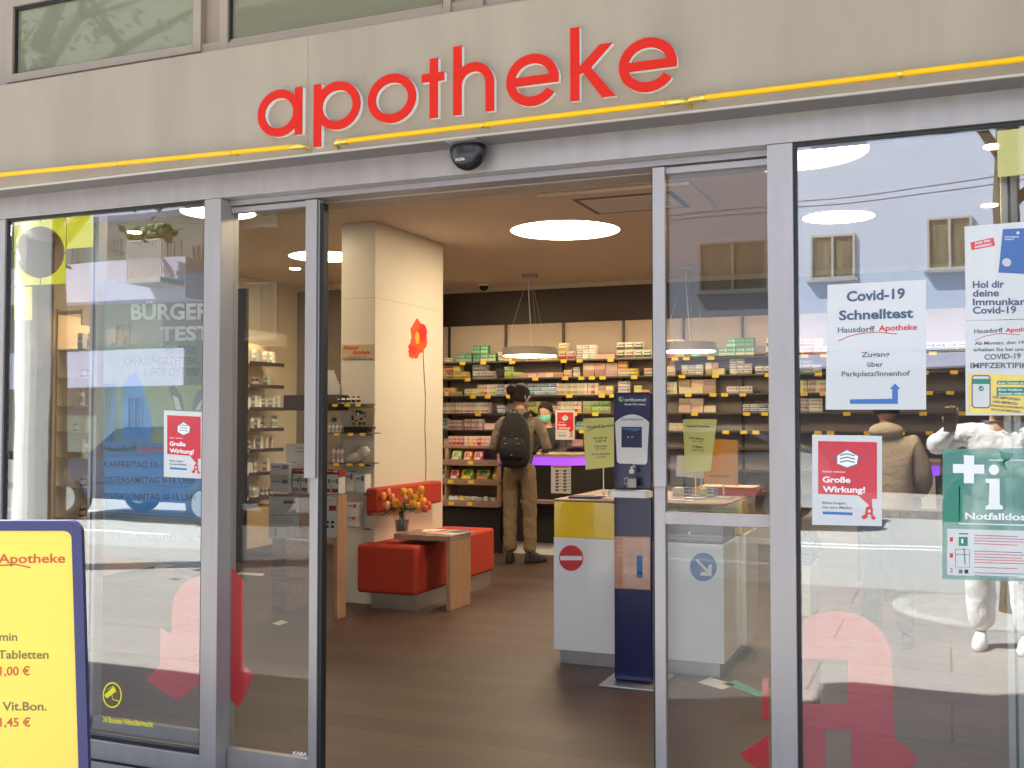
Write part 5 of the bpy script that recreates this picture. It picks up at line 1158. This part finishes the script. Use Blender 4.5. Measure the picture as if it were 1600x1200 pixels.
def person(label, loc, rz, H, P, cl, group=None, sub=2):
    """P: pose points in a body 1.75 tall facing +y; cl: materials"""
    k = H / 1.75; t = thing('person', label, 'person', loc); t.rotation_euler.z = R(rz); V = lambda q: Vector(q) * k
    hd = P['head']; nk = P['neck']; sh = {s: P['sh' + s] for s in 'LR'}
    nodes = [(V(P['pelvis']), .088 * k), (V(P['waist']), .088 * k), (V(P['chest']), (.125 * k, .10 * k)), (V(nk), .055 * k), (V(Vector(nk).lerp(Vector(hd), .55)), .052 * k)]
    edges = [(0, 1), (1, 2), (2, 3), (3, 4)]
    for s in 'LR':
        i = len(nodes); nodes += [(V(P['sh' + s]), .052 * k), (V(P['el' + s]), .038 * k), (V(P['wr' + s]), .026 * k)]; edges += [(2, i), (i, i + 1), (i + 1, i + 2)]
        add_hand(nodes, edges, i + 2, V(P['wr' + s]), P.get('hd' + s, (Vector(P['wr' + s]) - Vector(P['el' + s]))), P.get('pn' + s, (0, 0, -1)), k, P.get('curl', .45))
    for s in 'LR':
        i = len(nodes); nodes += [(V(P['hip' + s]), .068 * k), (V(P['kn' + s]), .055 * k), (V(P['an' + s]), .036 * k), (V(P['to' + s]), .016 * k)]; edges += [(0, i), (i, i + 1), (i + 1, i + 2), (i + 2, i + 3)]
    skm = cl.get('skin', M['skin'])
    # head joined into the body mesh object
    body = skin_obj('body', nodes, edges, skm, t, 0, sub)
    dg = bpy.context.evaluated_depsgraph_get(); me2 = bpy.data.meshes.new_from_object(body.evaluated_get(dg))
    vs = [v.co.copy() for v in me2.vertices]; fs = [list(p.vertices) for p in me2.polygons]; bpy.data.objects.remove(body); bpy.data.meshes.remove(me2)
    hv, hf, at_ = head_mesh(t, V(hd), .235 * k, skm, P.get('yaw', 0), P.get('pitch', 0))
    o = len(vs); vs += hv; fs += [[i + o for i in f] for f in hf]
    mb = MB(); mb.add(vs, fs, skm, True)
    for s_ in (-1, 1):
        mb.blob(at_(.077 * s_, -.005, -.005), .010 * k, .018 * k, .03 * k, skm, 8, 6)
        mb.blob(at_(.031 * s_, .080, .006), .013 * k, .008 * k, .006 * k, M['white'], 8, 6); mb.blob(at_(.031 * s_, .086, .006), .006 * k, .005 * k, .006 * k, M['hair'], 8, 6)
        mb.tube([at_(.018 * s_, .092, .026), at_(.032 * s_, .091, .031), at_(.046 * s_, .082, .026)], .0028 * k, M['hair'], 5)
    mb.tube([at_(-.02, .089, -.062), at_(0, .094, -.060), at_(.02, .089, -.062)], .004 * k, mat('lips', (.42, .16, .13), .5), 6)
    lm = Vector(t.location); t.location = (0, 0, 0); t.rotation_euler.z = 0
    def child(m_, nm, **kw): return m_.build(nm, t, **kw)
    child(mb, 'body')
    # hair cap
    m = MB(); T = Matrix.Rotation(R(P.get('yaw', 0)), 4, 'Z') @ Matrix.Rotation(R(P.get('pitch', 0)), 4, 'X'); vs = []; fs = []; n = 22; rg = 10
    for i in range(rg + 1):
        for q in range(n):
            a = 2 * math.pi * q / n; front = max(0, math.sin(a)); tm = R(118 - 66 * front ** .7); tt = tm * i / rg; j_ = 1 + random.uniform(-.015, .015)
            p = Vector((.090 * j_ * math.sin(tt) * math.cos(a), .112 * j_ * math.sin(tt) * math.sin(a) - .008, .130 * j_ * math.cos(tt) + .002)) * k; vs.append(T @ p + V(hd))
    for i in range(rg):
        for q in range(n): j = (q + 1) % n; fs.append((i * n + q, (i + 1) * n + q, (i + 1) * n + j, i * n + j))
    m.add(vs, fs, M['hair'], True)
    if P.get('bun'): m.blob(T @ (Vector(P['bun']) * k) + V(hd), .058 * k, .055 * k, .055 * k, M['hair'], 12, 8, .08)
    child(m, 'hair')
    if P.get('glasses'):
        m = MB()
        for s_ in (-1, 1):
            m.tube([at_(.031 * s_ + .02 * math.cos(R(a)), .098, .006 + .016 * math.sin(R(a))) for a in range(0, 361, 30)], .0018 * k, M['black'], 5); m.tube([at_(.05 * s_, .096, .01), at_(.082 * s_, .03, .008), at_(.082 * s_, -.01, .0)], .0018 * k, M['black'], 5)
        child(m, 'glasses')
    if P.get('mask'):
        m = MB(); vs = []
        for i in range(6):
            for q in range(11):
                a = R(200 + 140 * q / 10 - 180 - 0); z = -.012 - .085 * i / 5; bul = 1 + .10 * math.sin(math.pi * i / 5)
                vs.append(at_(.082 * math.cos(a) * (1 - .12 * (i / 5)) * bul, .098 * math.sin(a) * bul + .004, z))
        m.add(vs, [(i * 11 + q, i * 11 + q + 1, (i + 1) * 11 + q + 1, (i + 1) * 11 + q) for i in range(5) for q in range(10)], cl['mask'], True); child(m, 'face_mask')
    if P.get('hood'):
        m = MB(); m.blob(V(nk) + Vector((0, -.03, -.01)) * k, .115 * k, .09 * k, .06 * k, cl['top'], 18, 10, .02); child(m, 'hood')
    # garments: skinned on the same joints, a little wider, baked to meshes
    def garment(nm, nd, ed, mt, root=0):
        o_ = skin_obj(nm, nd, ed, mt, None, root, sub); dg = bpy.context.evaluated_depsgraph_get(); me = bpy.data.meshes.new_from_object(o_.evaluated_get(dg))
        m = MB(); rd = random.Random(nm)
        vs = [v.co + v.normal * (.0022 * k * (math.sin(v.co.z * 46 + v.co.x * 20) + math.sin(v.co.x * 70 + v.co.z * 31))) for v in me.vertices]
        m.add(vs, [list(p.vertices) for p in me.polygons], mt, True); bpy.data.objects.remove(o_); child(m, nm)
    g = P.get('loose', 1.)
    lo = P.get('hem', 0.); nd = [(V(P['pelvis']) + Vector((0, 0, (-.02 - lo) * k)), (.185 * k * g, .145 * k * g)), (V(P['waist']), (.172 * k * g, .135 * k * g)), (V(P['chest']), (.180 * k * g, .135 * k * g)), (V(Vector(P['chest']).lerp(Vector(nk), .75)), .092 * k)]; ed = [(0, 1), (1, 2), (2, 3)]
    for s in 'LR':
        i = len(nd); e_ = V(P['el' + s]); w_ = V(P['wr' + s]); nd += [(V(P['sh' + s]), .078 * k * g), (V(P['sh' + s]).lerp(e_, .5), .068 * k * g), (e_, .058 * k * g), (e_.lerp(w_, .55), .05 * k * g), (w_ - (w_ - e_) * .06, .04 * k * g)]; ed += [(2, i), (i, i + 1), (i + 1, i + 2), (i + 2, i + 3), (i + 3, i + 4)]
    w2 = P.get('leg', .86); garment(cl.get('top_name', 'jacket'), nd, ed, cl['top'])
    nd = [(V(P['pelvis']), (.168 * k, .132 * k)), (V(P['waist']) - Vector((0, 0, .03 * k)), (.145 * k, .12 * k))]; ed = [(0, 1)]
    for s in 'LR':
        i = len(nd); h_ = V(P['hip' + s]); kn = V(P['kn' + s]); an = V(P['an' + s]); nd += [(h_ - Vector((0, 0, .05 * k)), .112 * k), (h_.lerp(kn, .6), .098 * k * w2), (kn, .088 * k * w2), (kn.lerp(an, .55), .084 * k * w2), (an + Vector((0, 0, .0)), .080 * k * w2)]; ed += [(0, i), (i, i + 1), (i + 1, i + 2), (i + 2, i + 3), (i + 3, i + 4)]
    garment('trousers', nd, ed, cl['trousers'])
    for s in 'LR':
        m = MB(); an = V(P['an' + s]); to = V(P['to' + s]); f = (to - an); f.z = 0; L = f.length; f.normalize(); sd = f.cross(Vector((0, 0, 1))); base = Vector((an.x, an.y, 0)) - f * .07 * k; n = 12; vs = []; L = .285 * k
        for lv, (wd, hh_, z) in enumerate(((.046, 1, 0.), (.05, 1, .025), (.044, 1, .06), (.03, .55, .10))):
            for q in range(n):
                a = 2 * math.pi * q / n; ln = L * (.5 if lv < 2 else .47 if lv == 2 else .24); cc = L * (.5 if lv < 3 else .26)
                zz_ = z * k if not (lv == 2 and math.cos(a) > .1) else z * k * (.85 - .2 * math.cos(a))
                vs.append(base + f * (cc + ln * math.cos(a)) + sd * (wd * k * math.sin(a) * (1 - .18 * (math.cos(a) < -.3))) + Vector((0, 0, zz_ + .002)))
        fs = [(l * n + q, l * n + (q + 1) % n, (l + 1) * n + (q + 1) % n, (l + 1) * n + q) for l in range(3) for q in range(n)] + [list(range(n))[::-1], list(range(3 * n, 4 * n))]
        m.add(vs, fs, cl['shoes'], True); child(m, 'shoe')
    t.location = lm; t.rotation_euler.z = R(rz)
    return t
base = dict(pelvis=(0, 0, .95), waist=(0, 0, 1.08), chest=(0, 0, 1.30), neck=(0, 0, 1.48), head=(0, .02, 1.635), shL=(-.175, 0, 1.40), shR=(.175, 0, 1.40), hipL=(-.09, 0, .90), hipR=(.09, 0, .90),
            knL=(-.10, .01, .50), knR=(.10, .01, .50), anL=(-.11, -.02, .09), anR=(.11, -.02, .09), toL=(-.13, .16, .03), toR=(.13, .16, .03),
            elL=(-.24, .02, 1.12), elR=(.24, .02, 1.12), wrL=(-.2, .2, 1.03), wrR=(.2, .2, 1.03))
# customer at the counter, seen from behind
cu = at(812, 879, 'z', 0)
P1 = dict(base); P1.update(elL=(-.27, .0, 1.13), elR=(.27, .02, 1.13), wrL=(-.17, .20, 1.08), wrR=(.20, .26, 1.10), head=(.0, .05, 1.635), neck=(0, .01, 1.47), hood=True, bun=(-.02, -.11, .05), glasses=True, yaw=-38, pitch=-8, toR=(.22, .12, .03), anR=(.11, -.02, .09), anL=(-.09, -.03, .09), loose=.93, hem=.02)
c1 = person('customer in an olive hoodie and khaki trousers with a black backpack, seen from behind', (cu.x, cu.y, 0), 8, 1.76, P1, dict(top=M['hoodie'], top_name='hoodie', trousers=M['khaki'], shoes=M['black_cloth']))
# backpack on the customer's back
bt = thing('backpack', 'black backpack worn by the customer at the counter', 'backpack', (cu.x, cu.y - .2, 1.0)); sv = Vector(bt.location); bt.location = (0, 0, 0)
m = MB(); prof = []
def sup(a, n=3.): c = math.cos(a); s_ = math.sin(a); return (math.copysign(abs(c) ** (2 / n), c), math.copysign(abs(s_) ** (2 / n), s_))
vs = []; n = 24; lv = [(-.29, .06, .03), (-.275, .13, .07), (-.2, .165, .095), (-.03, .17, .10), (.1, .155, .09), (.19, .12, .07), (.235, .07, .04), (.245, .02, .01)]
for z, w, d in lv:
    for q in range(n): sx_, sy_ = sup(2 * math.pi * q / n); vs.append(Vector((w * .9 * sx_, d * .9 * sy_, z)))
m.add(vs, [(l * n + q, l * n + (q + 1) % n, (l + 1) * n + (q + 1) % n, (l + 1) * n + q) for l in range(len(lv) - 1) for q in range(n)] + [list(range(n))[::-1], list(range((len(lv) - 1) * n, len(lv) * n))], M['black_cloth'], True); m.build('main_bag', bt)
m = MB(); vs = []
for z, w, d in ((-.20, .09, .02), (-.18, .12, .04), (-.05, .125, .045), (.0, .10, .02)):
    for q in range(n): sx_, sy_ = sup(2 * math.pi * q / n); vs.append(Vector((w * sx_, -.075 + d * sy_, z)))
m.add(vs, [(l * n + q, l * n + (q + 1) % n, (l + 1) * n + (q + 1) % n, (l + 1) * n + q) for l in range(3) for q in range(n)] + [list(range(n))[::-1], list(range(3 * n, 4 * n))], M['black_cloth'], True)
m.build('front_pocket', bt)
for s_ in (-1, 1): MB().tube([(s_ * .06, .05, .19), (s_ * .095, .07, .235), (s_ * .12, .16, .262), (s_ * .135, .27, .235), (s_ * .15, .345, .1), (s_ * .19, .28, -.06), (s_ * .17, .12, -.15)], .02, M['black_cloth'], 8).build('strap', bt)
m = MB().tube([(-.03, .0, .235), (-.02, -.01, .275), (.02, -.01, .275), (.03, .0, .235)], .007, M['black_cloth'], 6); m.build('handle', bt)
m = MB()
for x, z in ((-.07, .0), (.05, .0), (-.06, -.05), (.07, -.05), (.0, -.16)): m.box(x - .008, x + .008, -.128, -.122, z - .004, z + .004, M['chrome'])
m.build('buckle', bt)
bt.rotation_euler.z = R(8); T = Matrix.Rotation(R(8), 3, 'Z'); bt.location = Vector((cu.x, cu.y, 0)) + T @ Vector((0.0, -.20, 1.235))
# pharmacist behind the counter
ph = at(856, 700, 'y', cy0 + .98)
P2 = dict(base); P2.update(head=(0, .07, 1.625), neck=(0, .02, 1.47), pitch=-18, mask=True, elL=(-.24, .08, 1.14), elR=(.24, .08, 1.14), wrL=(-.06, .30, 1.06), wrR=(.12, .32, 1.06))
person('pharmacist in black with a green face mask behind the counter, looking down', (ph.x, cy0 + .98, 0), 176, 1.62, P2, dict(top=M['black_cloth'], top_name='jumper', trousers=M['black_cloth'], shoes=M['black_cloth'], mask=M['mask_green']))
# second customer, seen through the right-hand window
k2 = at(1385, 700, 'y', 3.6)
P3 = dict(base); P3.update(hood=True, head=(0, .05, 1.635), pitch=-8, loose=1.2, hem=.1)
person('customer in a beige coat seen from behind through the right-hand window', (k2.x, 3.6, 0), 0, 1.60, P3, dict(top=M['beige_cloth'], top_name='coat', trousers=M['black_cloth'], shoes=M['black_cloth']))
# photographer (mirrored in the glass)
P4 = dict(base); k = 1.70 / 1.75
px_ = .30; py_ = -3.74
def loc(x, y, z): v = Matrix.Rotation(R(-8), 3, 'Z') @ Vector(((x - px_), (y - py_), z)); return tuple(v / k)
P4.update(head=(-.02, .08, 1.60), pitch=-12, yaw=20, shL=(-.18, .02, 1.39), elL=(-.40, .06, 1.27), wrL=loc(.04, -3.56, 1.36), hdL=(.0, .2, 1), pnL=(0, 1, 0), elR=(.27, .08, 1.12), wrR=(.10, .24, 1.12), anL=(-.13, -.02, .09), anR=(.15, .0, .09), knL=(-.12, .02, .5), knR=(.13, .02, .5), loose=1.18, leg=1.15, hem=.08)
person('photographer in white clothes standing on the sunny pavement', (px_, py_, 0), 8, 1.70, P4, dict(top=M['white_cloth'], top_name='shirt', trousers=M['white_cloth'], shoes=M['white_cloth'], skin=M['skin']))
T = Matrix.Translation(CAM - Vector((fw.x, fw.y, fw.z)) * .02) @ cam.rotation_euler.to_matrix().to_4x4()
MB().box(-.03, .045, -.08, .075, -.0, .008, M['black_plastic'], T).build('phone', tags=('black phone held up by the photographer', 'phone'), bevel=.002)
# ================================================================ the street that the glass mirrors
def house(name, label, x0, x1, y, zt, wall, wins, gz, gmat, balc=(), depth=9.):
    t = thing(name, label, 'building', ((x0 + x1) / 2, y, 0))
    MB().box(x0, x1, y - depth, y, gz, zt, wall).build('wall', t); MB().box(x0, x1, y - depth, y - .25, -.1, gz - .001, gmat).build('ground_floor', t)
    for (xa, xb, za, zb_) in wins:
        m = MB(); e = .045
        for q in ((xa, xa + e, za, zb_), (xb - e, xb, za, zb_), (xa + e, xb - e, za, za + e), (xa + e, xb - e, zb_ - e, zb_), ((xa + xb) / 2 - e / 2, (xa + xb) / 2 + e / 2, za + e, zb_ - e)): m.box(q[0], q[1], y + .003, y + .05, q[2], q[3], M['win_frame'])
        m.box(xa - .06, xb + .06, y + .003, y + .12, za - .05, za - .001, M['win_frame']); o = m.build('window', t)
        MB().box(xa + e, xb - e, y + .004, y + .012, za + e, zb_ - e, M['curtain']).build('curtain', o); MB().box(xa + e, xb - e, y + .02, y + .026, za + e, zb_ - e, G2).build('pane', o)
    for (xa, xb, za, zb_, mt) in balc:
        MB().box(xa, xb, y + .001, y + .9, za, zb_, mt).build('balcony', t)
    return t
ya = -18.
def wx(px0, px1, py0, py1, D=18.):
    a = mir(px0, D, py1); b = mir(px1, D, py0); return (a[0], b[0], a[1], b[1])
w1 = wx(1090, 1197, 372, 458); w2 = wx(1265, 1335, 366, 440); w3 = wx(1450, 1518, 338, 424); dz = 2.95
wins = []
for w in (w1, w2, w3): 
    for f in range(4): wins.append((w[0], w[1], w[2] + f * dz, w[3] + f * dz))
st = w3[0] - w2[0]
for i in range(1, 5):
    for f in range(4): wins.append((w3[0] + st * i, w3[1] + st * i, w3[2] + f * dz, w3[3] + f * dz))
gz = mir(1300, 18, 548)[1]
xl_ = mir(860, 18)[0]; 
house('house', 'pale lilac house with curtained windows across the street', xl_, w3[0] + st * 5, ya, 16, M['wall_lilac'], wins, gz, M['shop_dark'])
t = thing('shop_awning', 'pale band over the dark shop windows of the lilac house', 'awning', (0, ya + .3, gz)); MB().box(xl_, w3[0] + st * 5, ya + .01, ya + .8, gz - .35, gz - .1, M['balcony']).build('fascia', t)
xm0 = mir(326, 20)[0]; wl = [(xm0 + 1 + i * 2.6, xm0 + 2.1 + i * 2.6, 3.6 + f * 3, 5.1 + f * 3) for i in range(5) for f in range(4)]
house('brick_house', 'dark brown brick house between the lilac and the green house across the street', xm0, xl_ - .05, -20., 15, mat('brick_wall', (.10, .065, .045), .9, noise=.2, scale=5), wl, 3., M['shop_dark'])
yb = -24.; xr_ = mir(324, 24)[0]
bz = [(mir(230, 24, 473)[1], mir(230, 24, 413)[1]), (mir(230, 24, 605)[1], mir(230, 24, 548)[1])]
bz.append((bz[0][0] + (bz[0][0] - bz[1][0]), bz[0][1] + (bz[0][0] - bz[1][0])))
bl_ = [(-36, xr_ - .2, a, b, M['balcony']) for a, b in bz]
wl = []
for px0, px1, py0, py1 in ((180, 202, 505, 540), (262, 285, 375, 412), (165, 190, 375, 400), (300, 316, 380, 412), (262, 278, 500, 540), (200, 222, 620, 670), (110, 130, 385, 420), (110, 130, 500, 540)):
    wl.append(wx(px0, px1, py0, py1, 24.))
th = house('apartment_house', 'green and grey apartment house with long pale balconies across the street', -36, xr_, yb, 17, M['wall_green'], wl, .3, M['shop_dark'], bl_)
q = wx(300, 322, 480, 545, 24.)
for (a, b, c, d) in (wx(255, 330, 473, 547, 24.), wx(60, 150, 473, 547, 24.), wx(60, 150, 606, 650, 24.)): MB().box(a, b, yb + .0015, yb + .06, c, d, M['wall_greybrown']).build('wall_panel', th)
a, b, c, d = wx(195, 250, 415, 435, 22.); t = thing('flower_balcony', 'small protruding balcony with plants on the apartment house', 'balcony', ((a + b) / 2, yb + 1.5, c)); 
m = MB()
for i in range(16): x = a + (b - a) * i / 15; m.box(x - .02, x + .02, yb + 1.9, yb + 1.93, c, c + 1.1, M['win_frame'])
m.box(a, b, yb + .91, yb + 1.95, c - .15, c, M['kerb']); m.box(a, b, yb + 1.89, yb + 1.94, c + 1.1, c + 1.15, M['win_frame']); m.build('railing', t)
m = MB(); random.seed(5)
for i in range(40): m.blob((random.uniform(a, b), yb + 1.6 + random.uniform(-.3, .3), c + 1.15 + random.uniform(0, .5)), .16, .14, .12, M['leaf'], 6, 4, .3)
m.build('plants', t)
# overhead wires
for i, (pa, pb) in enumerate((((1040, 335), (1600, 270)), ((1040, 342), (1600, 282)))):
    a = mir(pa[0], 9, pa[1]); b = mir(pb[0], 9, pb[1]); A = Vector((a[0], -9, a[1])); B_ = Vector((b[0], -9, b[1])); d = (B_ - A)
    MB().tube([A - d * 2 + Vector((0, 0, .8)), A - d * .8 + Vector((0, 0, .1)), A, A + d * .5 - Vector((0, 0, .05)), B_, B_ + d * 1.2 + Vector((0, 0, .3)), B_ + d * 2.5 + Vector((0, 0, 1.2))], .006, M['black'], 5).build('overhead_wire', tags=(('upper', 'lower')[i] + ' of two thin wires over the street', 'wire', 'wires over the street'))
# street trees
def tree(x, y, h, r, label, seed, wrap=False):
    random.seed(seed); t = thing('street_tree', label, 'tree', (x, y, 0)); m = MB()
    m.tube([(x, y, -.05), (x + .01, y, .3), (x + .02, y + .01, 1.5), (x - .03, y, 3.), (x, y, h * .62)], [r * 1.25, r * 1.04, r, r * .92, r * .7], M['bark'], 20)
    tips = []
    for i in range(9):
        a = i * 2.4; s_ = Vector((x, y, 3. + .25 * i)); L = random.uniform(1.4, 2.3); e_ = s_ + Vector((math.cos(a) * L, math.sin(a) * L, random.uniform(.9, 1.9))); mid = s_.lerp(e_, .5) + Vector((0, 0, .15)); m.tube([s_, mid, e_], [r * .4, r * .25, r * .1], M['bark'], 8); tips += [mid, e_]
        for j in range(3): e2 = mid + Vector((random.uniform(-.8, .8), random.uniform(-.8, .8), random.uniform(.3, 1.1))); m.tube([mid, e2], [r * .16, r * .05], M['bark'], 5); tips.append(e2)
    m.build('trunk', t); m = MB()
    for c in tips:
        for i in range(15):
            p_ = c + Vector((random.gauss(0, .38), random.gauss(0, .38), random.gauss(0, .3))); u = Vector((random.uniform(-1, 1), random.uniform(-1, 1), random.uniform(-1, 1))).normalized() * .06; v = u.cross(Vector((random.random(), random.random(), 1))).normalized() * .045
            m.add([p_ - u, p_ + v, p_ + u, p_ - v], [(0, 1, 2, 3)], M['leaf_tree'])
    m.build('crown', t)
    if wrap:
        m = MB(); n = 14; vs = []
        a0, a1 = R(30), R(225)
        for i in range(n + 1):
            a = a0 + (a1 - a0) * i / n; rr_ = r * 1.12
            vs += [Vector((x + rr_ * math.cos(a), y + rr_ * math.sin(a), .3)), Vector((x + rr_ * math.cos(a), y + rr_ * math.sin(a), wrap - (.75 * max(0, (i - 4) / (n - 4)))))]
        m.add(vs + [v + Vector((0, 0, 0)) + (Vector((v.x - x, v.y - y, 0)).normalized() * .004) for v in vs], [(2 * i, 2 * i + 2, 2 * i + 3, 2 * i + 1) for i in range(n)] + [(2 * (n + 1) + 2 * i, 2 * (n + 1) + 2 * i + 1, 2 * (n + 1) + 2 * i + 3, 2 * (n + 1) + 2 * i + 2) for i in range(n)], M['mat_white'])
        m.build('trunk_wrap', tags=('white mat tied round the sunny side of the street tree', 'mat'))
pt_ = at(66, 655, 'y', 4.2 + .04)
tree(pt_.x, -4.2, 7.5, .22, 'street tree with a white mat round its trunk, left of the shop', 4, wrap=at(66, 340, 'y', 4.24).z)
tree(.45, -5.1, 7., .10, 'slender street tree in a round pit behind the photographer', 9)
m = MB(); m.lathe([(.75, 0), (.75, .02), (.62, .02)], (.35, -5.1, 0.001), M['kerb'], 32).lathe([(.62, .0), (.62, .008)], (.35, -5.1, .002), M['soil'], 32); m.build('tree_pit', tags=('round pit with dark soil and a pale stone edge in the pavement', 'tree pit'))
# cars
def car(x, y, label, paint, L=4.2, van=False):
    t = thing('parked_car', label, 'car', (x, y, -.13)); zg_ = -.128
    if van: prof = [(-2.1, .35), (-2.12, .8), (-2.0, 1.0), (-1.2, 1.1), (-.55, 1.62), (1.6, 1.68), (2.05, 1.2), (2.1, .9), (2.1, .35)]
    else: prof = [(-2.1, .32), (-2.12, .68), (-1.95, .82), (-1.0, .96), (-.35, 1.40), (.85, 1.46), (1.55, 1.12), (2.0, 1.02), (2.1, .75), (2.1, .32)]
    prof = [(u * L / 4.2, v) for u, v in prof]
    mp = lambda u, v, w: Vector((x + u, y - .85 + w, zg_ + v))
    MB().prism(prof, mp, 1.7, paint, True).build('body', t, bevel=.06, seg=3)
    r1 = prof[3]; r2 = prof[4]; r3 = prof[5]; r4 = prof[6]
    side = [(r1[0] + .2, r1[1] + .03), (r2[0] + .1, r2[1] - .06), (r3[0] - .05, r3[1] - .07), (r4[0] - .12, r4[1] - .02 if not van else 1.12)]
    for yy in (y - .862, y + .855): MB().prism(side, lambda u, v, w: Vector((x + u, yy + w, zg_ + v)), .008, M['car_glass']).build('side_window', t)
    MB().prism([(r1[0] + .06, -.7), (r1[0] + .06, .7), (r2[0] - .02, .62), (r2[0] - .02, -.62)], lambda u, v, w: Vector((x + u - .03, y + v, zg_ + r1[1] + (u - r1[0]) / (r2[0] - r1[0]) * (r2[1] - r1[1]) + .03 + w)), .006, M['car_glass']).build('windscreen', t)
    for u in (-1.3, 1.3):
        for yy in (y - .78, y + .78):
            w_ = MB(); Tm = Matrix.Rotation(R(90), 4, 'X'); w_.lathe([(.20, -.1), (.31, -.1), (.32, -.06), (.32, .06), (.31, .1), (.20, .1)], (x + u, yy, zg_ + .32), M['tyre'], 24, Tm); o = w_.build('wheel', t)
            MB().lathe([(.19, -.105), (.19, .105)], (x + u, yy, zg_ + .32), M['steel'], 20, Tm).build('rim', o)
    for yy in (y - .6, y + .6):
        MB().blob((x + prof[1][0] + .03, yy, zg_ + .66), .05, .14, .07, M['white_gloss'], 10, 6).build('headlight', t); MB().box(x + 2.08 * L / 4.2, x + 2.12 * L / 4.2, yy - .12, yy + .12, zg_ + .78, zg_ + .9, M['red_print']).build('tail_light', t)
    MB().box(x - 1.0, x + 1.0, y + .851, y + .862, zg_ + .55, zg_ + .57, M['black']).build('door_trim', t)
car(mir(1090, 12.6)[0], -12.6, 'silver car on the far side of the street', M['car_paint'])
car(mir(250, 9.6)[0], -9.9, 'dark blue car on the street, mirrored in the left window', mat('car_blue', (.02, .04, .10), .2, metal=.4, coat=1.))
car(mir(1800, 12.8)[0], -12.8, 'white car parked on the far side of the street', mat('car_white', (.7, .7, .7), .25, coat=1.))
